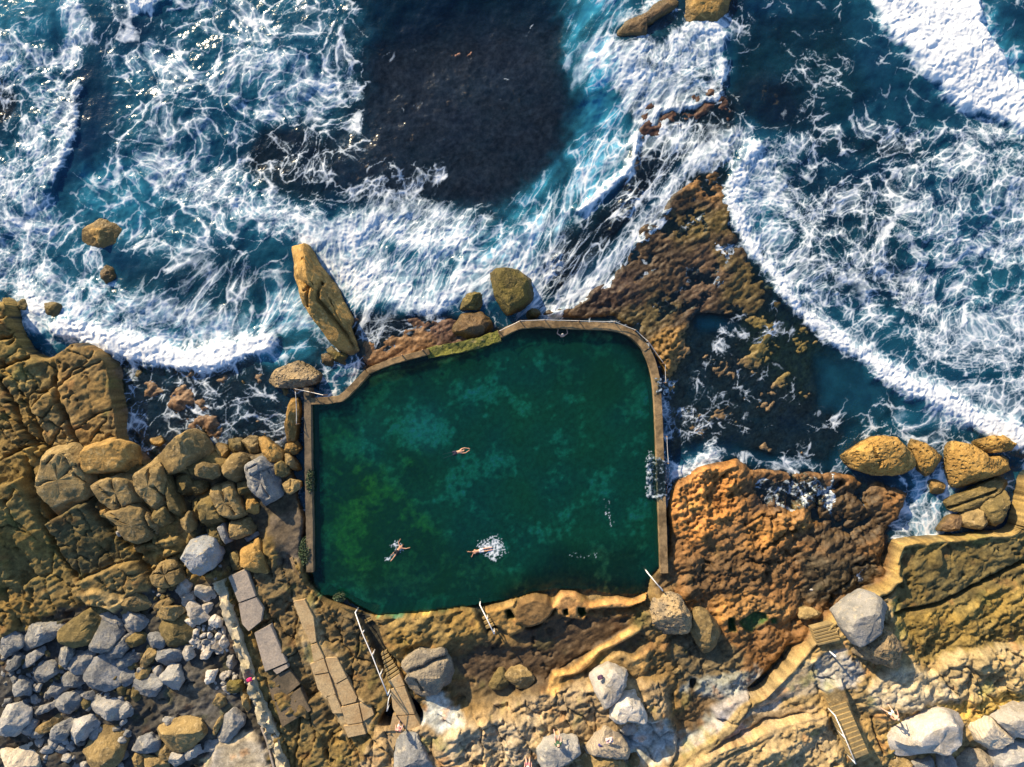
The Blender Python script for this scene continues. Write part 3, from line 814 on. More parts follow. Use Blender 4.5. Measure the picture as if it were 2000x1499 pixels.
# E mid-left churn
fz([(200, 330), (480, 340), (560, 400), (540, 480), (330, 500), (220, 470), (150, 440), (140, 350)], .52, .35, .3, 50)
fz([(170, 330), (260, 320), (320, 360), (300, 440), (200, 450), (150, 400)], .46, .62, .5, 50)
fs([(330, 330), (420, 370), (520, 400), (600, 430)], 70, .72, .35, .5, up=.1)
fs([(100, 420), (160, 480), (180, 560), (150, 620)], 60, .50, .40, .5)
fz([(330, 500), (480, 480), (560, 520), (560, 610), (430, 630), (330, 590)], .44, .22, .15, 40)
# F surf band over the point
fz([(540, 420), (640, 430), (760, 400), (880, 400), (970, 420), (1010, 480), (1000, 560), (960, 590), (900, 590), (840, 620), (760, 600), (700, 610),
    (660, 560), (620, 500), (560, 470)], .78, .45, .6, 40, up=.2, dr=.3)
fs([(620, 470), (700, 440), (800, 460), (900, 470)], 50, .92, .5, .6, up=.3)
fs([(650, 520), (740, 560), (840, 600), (900, 560)], 50, .95, .5, .6, up=.3, dr=.3)
fz([(760, 470), (830, 480), (820, 520), (770, 520)], .5, .3, .5, 30)
fs([(700, 390), (760, 360), (840, 350)], 40, .5, .1, .6)
# G breaking wave, lower left
fz([(110, 560), (200, 540), (330, 590), (460, 610), (560, 560), (640, 560), (640, 620), (540, 640), (420, 690), (250, 690), (130, 650)], .70, .55, .5, 40, up=.15)
fs([(125, 640), (190, 660), (260, 685), (330, 700), (400, 705), (460, 690), (520, 665)], 46, 1.12, .6, .5, 26, up=.75)
fs([(520, 650), (580, 640), (640, 620)], 40, .55, .8, .5)
fs([(40, 560), (80, 600), (70, 640)], 46, .95, .5, .5, up=.3)
fz([(520, 650), (600, 645), (640, 680), (600, 720), (540, 730), (480, 710)], .30, .62, .5, 30)
# water below the wave
fz([(60, 640), (110, 640), (150, 680), (110, 740), (70, 700)], .46, .45, .6, 20, dr=.3)
fz([(225, 700), (400, 715), (560, 720), (620, 700), (700, 690), (690, 740), (610, 770), (570, 900), (260, 910)], .34, .14, .45, 30, dr=.25)
fz([(240, 830), (580, 800), (575, 880), (420, 880), (270, 900)], .47, .14, .35, 30, dr=.4)
fz([(320, 740), (400, 730), (450, 830), (330, 880)], .48, .08, .5, 40, dr=.3)
fz([(620, 640), (690, 690), (700, 735), (640, 760), (620, 720)], .50, .4, .5, 20, dr=.3)
fs([(700, 735), (670, 775), (620, 780)], 20, .66, .3, .5, dr=.4)
fz([(690, 610), (860, 610), (880, 650), (720, 700)], .44, .03, .7, 20, dr=.35)
# I turquoise plume
fs([(1150, -60), (1150, 60), (1150, 130), (1165, 200), (1170, 260), (1140, 330), (1090, 380), (1040, 430), (1000, 480)], 96, .30, .85, .7, 60)
fs([(1150, 60), (1165, 180), (1175, 260), (1130, 340), (1060, 400), (1010, 460)], 60, .46, .95, .8, 50)
fs([(1200, -20), (1170, 60), (1165, 130)], 46, .60, .8, .7)
fs([(1230, 40), (1290, 0), (1330, -40)], 34, .75, .6, .6)
fs([(1060, 410), (1120, 380), (1190, 330), (1230, 270)], 60, .54, .75, .7, 50)
fs([(1245, 262), (1240, 310), (1215, 345), (1170, 385), (1130, 410)], 15, 1.0, .5, .6, 12, up=.35, dr=.3)
fs([(1000, 480), (1020, 540), (1060, 590)], 80, .72, .6, .6, dr=.4)
fs([(1040, 440), (1100, 450), (1150, 420)], 60, .62, .65, .6)
# K/L wash over the east shelf
fz([(1240, 280), (1330, 240), (1440, 240), (1420, 320), (1340, 340), (1290, 420), (1220, 480), (1180, 550), (1110, 610), (1040, 600), (1060, 500), (1150, 420), (1220, 350)], .52, .12, .75, 30, dr=.9)
fs([(1335, 335), (1300, 400), (1250, 450), (1215, 490), (1180, 550), (1130, 590), (1060, 605)], 26, .86, .3, .7, 20, up=.06, dr=.9)
fz([(1160, 470), (1260, 380), (1300, 390), (1200, 480)], .44, .05, .7, 20)
fs([(1300, 260), (1380, 320), (1440, 260)], 40, .84, .3, .7, up=.15, dr=.6)
# J splash by the top rock
fz([(1190, 90), (1280, 80), (1400, 30), (1420, 100), (1400, 190), (1300, 220), (1240, 230), (1190, 170)], .70, .4, .5, 30, up=.2)
fs([(1240, 120), (1330, 90), (1390, 70)], 60, .9, .5, .5, up=.3)
fs([(1250, 240), (1290, 212), (1350, 205), (1405, 180), (1415, 120)], 16, .95, .3, .6, up=.35)
fs([(1200, 100), (1230, 160), (1260, 230)], 36, .82, .5, .6, up=.3)
fz([(1420, 30), (1500, 20), (1660, 60), (1650, 200), (1560, 250), (1450, 240), (1430, 160)], .24, .12, .8, 40)
fz([(1440, 150), (1560, 160), (1570, 240), (1480, 260)], .14, .02, .5, 40)
# M big breaker top right
fz([(1640, -60), (1760, 60), (1840, 170), (1920, 230), (2060, 290), (2400, 330), (2400, 200), (2060, 60), (2000, -60)], .62, .5, .4, 50)
fz([(1690, -80), (1905, -80), (1915, 50), (1990, 160), (2080, 210), (2400, 260), (2400, 330), (2060, 285), (1925, 232), (1850, 190), (1790, 130), (1730, 60)], 1.15, .6, .4, 24, up=.75)
fz([(1930, -80), (2400, -80), (2400, 180), (2060, 140), (1960, 90), (1915, 30)], .16, .14, .3, 40)
fs([(1920, 20), (1960, 100), (2040, 160)], 40, .55, .8, .5)
# N right-hand foam field
fz([(1450, 290), (1560, 260), (1720, 240), (1860, 240), (2400, 330), (2400, 900), (2000, 860), (1880, 800), (1760, 740), (1640, 670), (1560, 600), (1500, 530), (1440, 440), (1425, 370)], .60, .16, .70, 30, up=.12)
fz([(1560, 300), (1700, 220), (1820, 300), (1780, 380), (1600, 400)], .44, .14, .3, 60)
fz([(1560, 380), (1720, 380), (1740, 520), (1600, 560), (1520, 460)], .52, .15, .65, 60)
fz([(1800, 420), (2100, 380), (2100, 700), (1850, 640)], .60, .30, .55, 80)
fz([(1900, 520), (2100, 520), (2100, 590), (1900, 580)], .46, .25, .5, 40)
fz([(1640, 560), (1760, 600), (1800, 680), (1720, 690), (1620, 620)], .44, .25, .7, 40)
fz([(1430, 330), (1500, 320), (1560, 420), (1540, 480), (1480, 480), (1430, 420)], .74, .4, .6, 40, up=.3)
fs([(1475, 285), (1440, 340), (1428, 390), (1440, 440), (1475, 495), (1512, 545), (1560, 605), (1640, 668), (1730, 722)], 30, 1.0, .5, .7, 22, up=.5, dr=.5)
fs([(1720, 725), (1800, 765), (1880, 805), (1960, 850), (2060, 880), (2300, 900)], 44, 1.05, .6, .5, 30, up=.6)
fs([(1930, 830), (2060, 870), (2300, 900)], 50, 1.1, .6, .5, 30, up=.6)
# P/O between the front and the rocks
fz([(1300, 640), (1480, 610), (1580, 610), (1660, 700), (1640, 860), (1440, 890), (1300, 880)], .12, .04, .7, 30)
fz([(1600, 680), (1740, 740), (1760, 820), (1640, 830), (1590, 760)], .14, .28, .5, 60)
fz([(1660, 800), (1780, 780), (1900, 830), (2000, 880), (1960, 930), (1760, 880), (1650, 870)], .46, .34, .3, 30)
fz([(1640, 850), (1700, 840), (1700, 900), (1640, 900)], .40, .3, .4, 20)
fz([(1760, 910), (1870, 900), (1880, 1000), (1840, 1050), (1740, 1060), (1750, 980)], .56, .55, .25, 22, dr=.4)
fz([(1760, 1000), (1860, 970), (1850, 1040), (1740, 1060)], .70, .5, .3, 26, dr=.4)
fz([(1860, 860), (1880, 900), (1870, 960), (1850, 940)], .6, .4, .4, 14)
fz([(1930, 950), (2050, 890), (2300, 880), (2300, 940), (1990, 960), (1950, 990)], .56, .5, .4, 14)
# Q by the outer wall
fs([(1300, 740), (1304, 830), (1306, 910), (1306, 980)], 26, .60, .35, .7, 18, dr=.5)
fs([(1310, 930), (1350, 915), (1390, 890), (1385, 880)], 34, .92, .4, .6, 24, up=.25, dr=.6)
fs([(1360, 735), (1400, 690), (1420, 640), (1450, 600)], 22, .62, .1, .8, 18, dr=.7)
fs([(1350, 620), (1375, 580), (1400, 540), (1420, 480)], 26, .58, .05, .8, 18, dr=.7)
fs([(1340, 740), (1400, 780), (1450, 760)], 50, .40, .1, .8)
for q_ in ([(1330, 800), (1380, 830), (1440, 820), (1500, 840)], [(1400, 700), (1450, 740), (1520, 720)], [(1460, 660), (1500, 640), (1540, 650)], [(1540, 760), (1580, 820), (1640, 830)], [(1320, 860), (1400, 850)],
           [(1240, 560), (1300, 520), (1380, 540)], [(1330, 450), (1380, 430), (1400, 470)], [(1290, 600), (1360, 590)]):
    fs(q_, 26, .36, .05, .9, 30, dr=.8)
fs([(1380, 880), (1450, 890), (1540, 915), (1580, 905)], 14, .62, .2, .6, 12, dr=.6)
fs([(1590, 915), (1650, 905), (1690, 880), (1700, 850)], 16, .58, .3, .6, 14, dr=.5)
fz([(1470, 930), (1600, 930), (1640, 990), (1500, 1000)], .46, .02, .8, 30, dr=1.0)
fs([(1640, 910), (1615, 960), (1600, 990), (1620, 1000)], 16, .74, .2, .6, 12, dr=1.0)
fs([(1440, 1120), (1440, 1121)], 2, .0)
fz([(1670, 1110), (1700, 1105), (1690, 1140), (1665, 1140)], .62, .2, .7, 16, dr=.9)
fz([(1280, 600), (1360, 560), (1500, 560), (1420, 650), (1300, 640)], .12, .0, .8, 30)

for pts_, w_ in (([(1150, -60), (1160, 130), (1170, 250), (1130, 340), (1060, 410), (1000, 480)], 130), ([(1290, 260), (1240, 420), (1130, 560)], 190), ([(660, 560), (760, 500), (900, 500)], 200), ([(1000, 480), (1050, 590)], 90), ([(330, 560), (520, 600)], 120), ([(1350, 620), (1400, 540)], 60)):
    put(Sk, smask(pts_, w_, 80), 1.0)
put(Fr, pmask([(1690, -80), (1905, -80), (1915, 50), (1990, 160), (2080, 210), (2400, 260), (2400, 330), (2060, 285), (1925, 232), (1850, 190), (1790, 130), (1730, 60)], 24), 1.12)
SX = axis(-46.5, 46.5, .068); SY = axis(-24.5, 35, .068)
sX, sY = np.meshgrid(SX, SY)
sqx = 1000 + sX * S; sqy = 749.5 - sY * S
a1 = fbm(sX * .35, sY * .35, 3, 201); a2 = fbm(sX * .35, sY * .35, 3, 202); a3 = fbm(sX * 1.4, sY * 1.4, 2, 203); a4 = fbm(sX * 1.4, sY * 1.4, 2, 204)
wx = sqx + 22 * a1 + 10 * a3; wy = sqy + 22 * a2 + 10 * a4
Fo = np.clip(blur(Fo, 1), 0, 1.2)
dens = bil(Fo, wx, wy); aer = bil(blur(Ae, 3), wx, wy); small = bil(blur(Sm, 4), wx, wy); tx4 = sqx + 9 * a1 + 5 * a3; ty4 = sqy + 9 * a2 + 5 * a4
up = bil(Up, tx4, ty4); dr = bil(Dr, wx, wy); sk = bil(Sk, sqx, sqy)
dens = np.maximum(dens, bil(Fr, tx4, ty4) * (1 - .0 * a1))


def lace(x, y, dens, small, ox=0.0):
    """foam cover from the density of bubbles: cell walls of three sizes on swirled coordinates"""
    wk = 1.15 - .55 * small; u = x + 1.25 * wk * perlin(x * .24, y * .24, 241) + .30 * wk * perlin(x * .62, y * .62, 242) + .07 * a3; v = y + 1.25 * wk * perlin(x * .24, y * .24, 243) + .30 * wk * perlin(x * .62, y * .62, 244) + .07 * a4
    b1 = perlin(x * 2.9, y * 2.9, 251); b2 = perlin(x * 2.9, y * 2.9, 252)
    patch = fbm(u * .30, v * .30, 3, 261); mid = fbm(u * .8, v * .8, 3, 271); hi = fbm(u * 3.4 + .3 * b1, v * 3.4 + .3 * b2, 4, 281, .6)
    dl = np.clip(dens * .84, 0, .95) + (.34 * patch + .24 * mid) * sstep(.04, .25, dens) * (1 - .75 * sstep(.78, 1.0, dens)) + np.clip(dens - .9, 0, 1) * 1.3
    e = []
    for i, (sc, wv) in enumerate(((.50, .12), (1.05, .08), (2.4, .04))):
        f1, f2, _ = voro((u + wv * b1) * sc, (v + wv * b2) * sc * (1.25, 1.1, 1.0)[i], 11 + i)
        e.append(f2 - f1)
    brk = sstep(-.30, .12, mid + .25 * hi)
    w = (.014 + .11 * np.clip(dl, 0, 1.1)) * (1 + .6 * hi + .9 * mid)
    l1 = (1 - sstep(w * .15, w + .015, e[0])) * sstep(.08, .30, dl) * (1 - .70 * small) * (.5 + .5 * brk)
    w = (.008 + (.15 + .08 * small) * np.clip(dl - .02, 0, 1.1)) * (1 + .6 * hi + .9 * mid)
    l2 = (1 - sstep(w * .12, w + .015, e[1])) * sstep(.24 - .12 * small, .58 - .14 * small, dl) * (.40 + .60 * brk)
    w = (.01 + (.34 + .16 * small) * np.clip(dl - .15, 0, 1.1)) * (1 + .8 * hi + .5 * mid)
    l3 = (1 - sstep(w * .1, w + .02, e[2])) * sstep(.44 - .30 * small, .85 - .34 * small, dl) * .8
    fil = np.abs(fbm(u * .9 + .3 * b1, v * .9 + .3 * b2, 5, 291, .55))
    l4 = (1 - sstep(.004, .026 + .04 * np.clip(dl, 0, 1), fil)) * sstep(.08, .35, dl) * .30 * brk
    sol = sstep(.74, 1.06, dl + .34 * hi + .10 * mid)
    milk = sstep(.22, .95, dl + .12 * hi + .10 * mid) * .50
    glow = .34 * (1 - sstep(0, .30, e[0])) * sstep(.2, .5, dl) * (1 - .6 * small) + .30 * (1 - sstep(0, .34, e[1])) * sstep(.3, .6, dl)
    milk = np.maximum(milk, np.clip(glow * (1 + .8 * mid + .5 * hi), 0, .6))
    c = 1 - (1 - l1 * .85) * (1 - l2 * .78) * (1 - l3 * .72) * (1 - l4) * (1 - sol) * (1 - milk)
    veil = np.clip(sstep(.15, .8, dl) * (.20 + .55 * sstep(-.2, .35, mid)) + .30 * c, 0, 1)
    body = sol + (1 - sol) * np.clip(.5 * l1 + .45 * l2 + .35 * l3, 0, 1)
    return np.clip(c, 0, 1), veil, body, hi, mid


L0 = lace(sX, sY, dens, small)
L1 = lace((sX * .55 + sY * .83) * .40, (-sX * .83 + sY * .55) * 1.05, dens, small)
foam, veil, fbody, fhi, fmid = [p * (1 - sk) + q * sk for p, q in zip(L0, L1)]
del L0, L1
swell = .16 * np.sin((sX * .45 - sY * .9) * .55 + 1.2 * a1) + .22 * fbm(sX * .22, sY * .22, 3, 211)
chop = fbm(sX * .9, sY * .9, 3, 221)
lump = ridged(sX * .75 + .5 * a3, sY * .75 + .5 * a4, 2, 231) - .35
rough_w = .07 + sstep(.3, .6, dens) * .09 - sstep(.8, 1.0, dens) * .11
calm = (1 - sstep(1260, 1320, sqx) * sstep(600, 660, sqy) * .75) * (1 - .7 * sstep(1100, 1200, sqx) * sstep(1500, 1440, sqx) * sstep(300, 380, sqy) * sstep(680, 620, sqy))
sZ = (swell + chop * rough_w) * calm + up * (.70 + .08 * lump + .05 * fhi) + .05 * fmid * sstep(.6, 1, dens) + .035 * fbody + .02 * fhi * foam + .07 * sstep(.6, 1.0, dens) * lump
far = sstep(46.6, 45.5, np.abs(sX)) * sstep(35.1, 34, sY)
foam = foam * far; veil = veil * far; aer = aer * (.3 + .7 * far); sZ = sZ * far
# terrain under each sea vertex
ii = np.clip(np.searchsorted(TX, SX), 0, nx_ - 1); jj = np.clip(np.searchsorted(TY, SY), 0, ny_ - 1)
tz = H[np.ix_(jj, ii)]
Hb = bil(blur(Hc, 2), sqx, sqy)
film = np.maximum(sZ, np.minimum(tz, Hb + .35) + .05)
sZ = np.where((dr > .2) & (tz > sZ - .25), sZ * (1 - np.clip(dr, 0, 1)) + film * np.clip(dr, 0, 1), sZ)
depth = np.clip(sZ - tz, 0, 9)
murk = 1 - np.exp(-depth * .50)
reefw = sstep(600, 780, sqx + 110 * a1 + 50 * a3) * sstep(1190, 1070, sqx + 80 * a2 + 40 * a3) * sstep(490, 390, sqy + 80 * a1 + 40 * a4)
murk = murk * (1 - .60 * reefw)
poolmask = np.zeros(sX.shape, bool)
k = (sqx > 590) & (sqx < 1320) & (sqy > 600) & (sqy < 1230)
poolmask[k] = sdf(POOL, sqx[k], sqy[k]) > -12
dry = (sZ < tz - .30) | poolmask
cellkeep = ~(dry[:-1, :-1] & dry[1:, :-1] & dry[:-1, 1:] & dry[1:, 1:]) & ~(poolmask[:-1, :-1] | poolmask[1:, 1:])
me, used = grid_mesh('sea_water', sX, sY, sZ, cellkeep)
aer = np.clip(aer * .9 * (.75 + .6 * fmid) + .42 * veil * (.35 + aer), 0, 1)
murk = np.maximum(murk, np.clip(aer * 1.25 - .05, 0, .97))
for nm_, ar in (('foam', foam), ('aer', aer), ('murk', murk)):
    vattr(me, nm_, np.ascontiguousarray(ar, F32), used)
M_SEA = water_mat('sea_water')
tag(link('sea_water', me, None, M_SEA), kind='structure')

# ------------------------------------------------------------------ pool water
PZ = .55
gx = np.arange(-17, 13.5, .07, dtype=F32); gy = np.arange(-19, 6, .07, dtype=F32)
pX, pY = np.meshgrid(gx, gy)
kq = S * CAMZ / (CAMZ - PZ); pqx = 1000 + pX * kq; pqy = 749.5 - pY * kq
sd = sdf(POOL, pqx, pqy)
pZ = PZ + .012 * fbm(pX * 1.2, pY * 1.2, 3, 301)
pf = layer(.0); pa_ = layer(.03)
for pts, w, v in (([(948, 1068), (962, 1062), (972, 1072), (962, 1080)], 26, .74), ([(1110, 1085), (1140, 1090), (1180, 1075)], 14, .2), ([(1185, 980), (1190, 1030)], 16, .2),  # after the splash entry: glints on the water, painted in as thin foam
                  ([(772, 1066), (783, 1074)], 16, .62), ([(755, 1090), (766, 1085)], 9, .55),
                  ([(1268, 890), (1270, 960)], 14, .55), ([(1186, 1000), (1192, 1010)], 8, .34)):  # final small spot is another glint painted as foam
    put(pf, smask(pts, w, w), v)
put(pa_, pmask([(790, 810), (840, 800), (870, 840), (840, 880), (795, 860)], 50), .40)
put(pa_, pmask([(700, 800), (760, 800), (750, 860), (700, 860)], 60), .16)
pn1 = fbm(pX * .8, pY * .8, 3, 311) * 8; pn2 = fbm(pX * .8, pY * .8, 3, 312) * 8
kp = (sd[:-1, :-1] > -10) & (sd[1:, 1:] > -10) & (sd[:-1, 1:] > -10) & (sd[1:, :-1] > -10)
ii = np.clip(np.searchsorted(TX, gx), 0, nx_ - 1); jj = np.clip(np.searchsorted(TY, gy), 0, ny_ - 1)
ptz = H[np.ix_(jj, ii)]
me, used = grid_mesh('pool_water', pX, pY, pZ, kp)
pfd = bil(pf, pqx + pn1, pqy + pn2); phi = fbm(pX * 3.2, pY * 3.2, 4, 321, .65); pf1, pf2, _ = voro(pX * 3.4 + .25 * phi, pY * 3.4 + .25 * phi, 9)
pw = .34 * np.clip(pfd, 0, 1) * (1 + phi)
pfoam_glint = np.clip((1 - sstep(pw * .3, pw + .01, pf2 - pf1)) * sstep(.05, .3, pfd + .35 * phi) + sstep(.62, 1.0, pfd + .5 * phi), 0, 1) * .70 * sstep(.05, .2, pfd) + .42 * sstep(.25, .95, pfd + .35 * phi)
pfoam_glint = np.clip(pfoam_glint, 0, .92)
vattr(me, 'foam', pfoam_glint, used); vattr(me, 'aer', np.clip(bil(pa_, pqx + pn1, pqy + pn2) + .25 * pfoam_glint, 0, 1), used)
vattr(me, 'murk', (1 - np.exp(-np.clip(PZ - ptz, 0, 5) * .13)).astype(F32), used)
tag(link('pool_water', me, None, water_mat('pool_water', True)), kind='structure')
# ------------------------------------------------------------------ loose rocks: each one an object of its own
MAT = {
    'gold': rock_mat('golden_sandstone', (.34, .205, .062), (.20, .125, .04), (.42, .29, .12)),
    'tan': rock_mat('tan_sandstone', (.26, .185, .078), (.16, .115, .05), (.36, .27, .14)),
    'olive': rock_mat('olive_sandstone', (.155, .115, .043), (.095, .074, .03), (.25, .185, .08)),
    'slate': rock_mat('slate_grey_rock', (.21, .213, .215), (.12, .125, .13), (.33, .30, .24)),
    'grey': rock_mat('pale_grey_rock', (.31, .30, .285), (.21, .21, .205), (.42, .37, .29)),
    'white': rock_mat('fresh_white_rock', (.43, .405, .37), (.33, .295, .245), (.50, .475, .44), .6),
    'blue': rock_mat('blue_grey_rock', (.23, .245, .265), (.19, .20, .21), (.34, .27, .17), .7),
    'pit': rock_mat('pitted_rock', (.33, .24, .13), (.20, .16, .11), (.44, .34, .20), 1.2, 1.0),
    'honey': rock_mat('honeycomb_rock', (.34, .205, .055), (.24, .14, .038), (.40, .26, .09), .8, 1.0),
    'moss': rock_mat('mossy_rock', (.13, .105, .028), (.08, .066, .024), (.22, .16, .055), 1.1, .3),
    'brown': rock_mat('wet_brown_rock', (.14, .085, .035), (.085, .055, .03), (.22, .14, .06), 1.0, 0, 0, .6),
    'stripe': rock_mat('banded_rock', (.40, .33, .23), (.34, .29, .22), (.22, .19, .16), .8, 0, .8),
    'wstripe': rock_mat('banded_pale_rock', (.52, .45, .34), (.46, .40, .31), (.33, .29, .24), .8, 0, .6),
}
rr = random.Random(3)


def star(poly, n):
    """outline as radii round the centroid"""
    a = 0; cx = 0; cy = 0
    for i in range(len(poly)):
        x0, y0 = poly[i - 1]; x1, y1 = poly[i]; c = x0 * y1 - x1 * y0
        a += c; cx += (x0 + x1) * c; cy += (y0 + y1) * c
    cx /= 3 * a; cy /= 3 * a
    R = []
    for k in range(n):
        t = 2 * math.pi * k / n; dx, dy = math.cos(t), math.sin(t); best = 0
        for i in range(len(poly)):
            x0, y0 = poly[i - 1][0] - cx, poly[i - 1][1] - cy; x1, y1 = poly[i][0] - cx, poly[i][1] - cy
            ex, ey = x1 - x0, y1 - y0; den = dx * ey - dy * ex
            if abs(den) < 1e-9: continue
            tt = (x0 * ey - y0 * ex) / den; s = (x0 * dy - y0 * dx) / den
            if -1e-6 <= s <= 1 + 1e-6 and tt > best: best = tt
        R.append(max(best, .02))
    return cx, cy, np.array(R), abs(a) / 2


def rock_mesh(poly, h, seed, e=.5, rough=.05, facets=7, grow=1.07, cut=(.64, .88), flat=0, tilt=(0, 0), res=(56, 15), cracks=(), skirt=.4):
    n, m = res
    cx, cy, R, area = star(poly, n)
    R = .15 * np.roll(R, 1) + .7 * R + .15 * np.roll(R, -1); R *= grow
    size = math.sqrt(area)
    th = 2 * np.pi * np.arange(n) / n
    ph = np.linspace(0, math.pi / 2, m + 1)[:-1]
    ph = (math.pi / 2) * (ph / (math.pi / 2)) ** .85
    rs = np.concatenate([[.90, .98], np.cos(ph) ** e]); zs = np.concatenate([[-skirt * h - .15, .0], .28 + .72 * np.sin(ph) ** e])
    P = np.stack([rs[:, None] * R * np.cos(th), rs[:, None] * R * np.sin(th), np.repeat(zs[:, None], n, 1) * np.ones(n) * h], -1).reshape(-1, 3)
    P[:n, 2] = zs[0]
    P = np.vstack([P, [[0, 0, h]]]).astype(F32)
    rg = np.random.RandomState(seed)
    for f in range(facets + 9):
        b = math.radians(rg.uniform(18, 68)); a = rg.uniform(0, 2 * np.pi)
        b = max(b, .25) if not flat else math.radians(50 + 28 * rg.rand()); nn = np.array([math.cos(a) * math.sin(b), math.sin(a) * math.sin(b), math.cos(b)])
        dd = P @ nn; d = dd.max() * (rg.uniform(*cut) if f < facets else rg.uniform(.84, .96)); over = np.clip(dd - d, 0, None)
        up_ = sstep(.0, .25 * h, P[:, 2])
        P -= (nn[None] * (over * .94 * up_)[:, None]).astype(F32)
    up_ = np.clip(P[:, 2] / h, 0, 1.2)
    P[:, 2] += (tilt[0] * P[:, 0] + tilt[1] * P[:, 1]) * up_
    dr_ = P - np.array([0, 0, .3 * h]); dr_ /= np.linalg.norm(dr_, axis=1, keepdims=True) + 1e-6
    off = np.array([seed * 1.7 % 50, seed * 2.3 % 50, 0], F32)
    nz = rough * size * 1.5 * fbm3(P * (1.6 / size) + off, 3, 1) + .15 * (.25 - np.abs(fbm3(P * 1.4 + off, 4, 5))) * 1.6 + .045 * fbm3(P * 5 + off, 3, 9)
    P += (dr_ * nz[:, None])
    for pts, w, dp in cracks:
        d = pld([(x - cx, y - cy) for x, y in pts], P[:, 0] + .05 * perlin3(P * 2 + off, 3), P[:, 1])
        P[:, 2] -= dp * np.exp(-(d / w) ** 2) * sstep(.2 * h, .5 * h, P[:, 2])
    faces = []
    nr = len(rs)
    for k in range(nr - 1):
        for i in range(n):
            j = (i + 1) % n
            faces.append((k * n + i, k * n + j, (k + 1) * n + j, (k + 1) * n + i))
    ap = nr * n
    for i in range(n):
        faces.append(((nr - 1) * n + i, (nr - 1) * n + (i + 1) % n, ap))
    faces.append(tuple(range(n - 1, -1, -1)))
    me = bpy.data.meshes.new('rock')
    me.from_pydata([tuple(float(c) for c in p) for p in P], [], faces)
    me.polygons.foreach_set('use_smooth', np.ones(len(faces), bool))
    me.set_sharp_from_angle(angle=math.radians(28))
    return me, cx, cy


_seed = [100]


MAT['weather'] = rock_mat('weathered_rock', (.27, .225, .16), (.17, .15, .12), (.36, .31, .23), 1.2, .4)


def rock(name, view, pts, h, mat, label, cat='boulder', group=None, z=None, dz=0.0, cracks=(), **kw):
    q = V(view, pts)
    mx = sum(p[0] for p in q) / len(q); my = sum(p[1] for p in q) / len(q)
    z0 = (ground_map(mx, my) if z is None else z) + dz
    zt = z0 + .55 * h
    poly = [UP(px, py, zt) for px, py in q]
    _seed[0] += 1
    crk = [([UP(px, py, z0 + h) for px, py in V(view, c)], w, d) for c, w, d in cracks]
    kw.setdefault('res', (72, 20) if max(abs(a[0] - mx) for a in q) > 30 else (44, 13))
    if group and 'jointed' in group:
        kw['flat'] = 1; kw['e'] = min(kw.get('e', .5), .34); kw['grow'] = 1.10; kw['cut'] = (.78, .94)
    elif group and 'between the bedrock' in group:
        kw['e'] = .72 * kw.get('e', .5); kw['grow'] = 1.10; kw['facets'] = kw.get('facets', 7) + 2
    me, cx, cy = rock_mesh(poly, h, _seed[0], cracks=crk, **kw)
    o = link(name, me, None, MAT[mat]); o.location = (cx, cy, z0)
    return tag(o, label, cat, group)


G1 = 'boulders heaped between the bedrock and the pool wall'
# big stones by the inlet left of the pool
rock('boulder', 'A', [(1215, 370), (1470, 170), (1540, 215), (1600, 330), (1580, 400), (1420, 470), (1300, 510), (1250, 440)], 2.4, 'tan', 'largest tan boulder at the foamy inlet, with pale streaks on its lower face', group=G1, facets=4, e=.6, tilt=(-.1, .18))
rock('boulder', 'C', [(195, 340), (280, 275), (340, 275), (375, 320), (360, 390), (300, 435), (235, 410)], 1.5, 'gold', 'rounded golden boulder split by a slanting crack, right of the largest inlet boulder', group=G1, e=.75, cracks=[([(215, 350), (260, 400), (330, 400)], .06, .3)])
rock('boulder', 'C', [(365, 240), (480, 230), (490, 330), (400, 345), (370, 330)], 1.1, 'olive', 'square olive stone at the edge of the foamy inlet', group=G1, e=.4)
rock('boulder', 'C', [(490, 250), (550, 210), (610, 225), (615, 330), (560, 345), (500, 315)], 1.1, 'tan', 'round tan boulder on the inlet shore, left of the bright golden one', group=G1, e=.9, facets=3)
rock('boulder', 'C', [(610, 240), (660, 215), (740, 290), (810, 350), (790, 400), (700, 410), (640, 365)], 1.4, 'gold', 'bright golden wedge boulder nearest the pool wall on the inlet shore', group=G1, e=.8, facets=3)
rock('boulder', 'C', [(335, 450), (390, 360), (470, 350), (515, 390), (495, 500), (470, 570), (370, 540)], 1.6, 'tan', 'tall five sided tan boulder in the middle of the heap', group=G1, facets=5)
rock('boulder', 'C', [(110, 460), (150, 420), (270, 440), (290, 520), (240, 545), (110, 510)], 1.2, 'tan', 'flat topped tan block tucked below the largest inlet boulder', group=G1, e=.4)
rock('rock_block', 'C', [(500, 455), (640, 375), (740, 460), (790, 670), (640, 765), (560, 640)], 1.5, 'slate', 'big dark block cut by a grid of cracks beside the pool wall', 'rock', flat=1, e=.35, facets=3, rough=.03, tilt=(0, .05),
     cracks=[([(560, 520), (720, 450)], .10, .35), ([(600, 520), (690, 690)], .07, .3), ([(660, 480), (760, 640)], .05, .2), ([(510, 480), (600, 430)], .06, .25), ([(600, 630), (770, 560)], .05, .15)])
rock('boulder', 'C', [(740, 440), (790, 410), (845, 450), (850, 510), (800, 530), (750, 500)], .9, 'olive', 'small round olive boulder against the pool wall rocks', group=G1, e=.9, facets=2)
rock('boulder', 'C', [(775, 610), (860, 550), (935, 570), (935, 620), (860, 660), (800, 650)], .9, 'tan', 'oval grooved tan boulder lying on the wet slab by the pool wall', group=G1, e=.8, facets=2, cracks=[([(860, 560), (860, 640)], .05, .15)])
rock('boulder', 'A', [(1350, 520), (1400, 495), (1480, 500), (1500, 650), (1440, 690), (1370, 640)], 1.3, 'olive', 'upright olive boulder with rusty left edge in the gap of the heap', group=G1, e=.7)
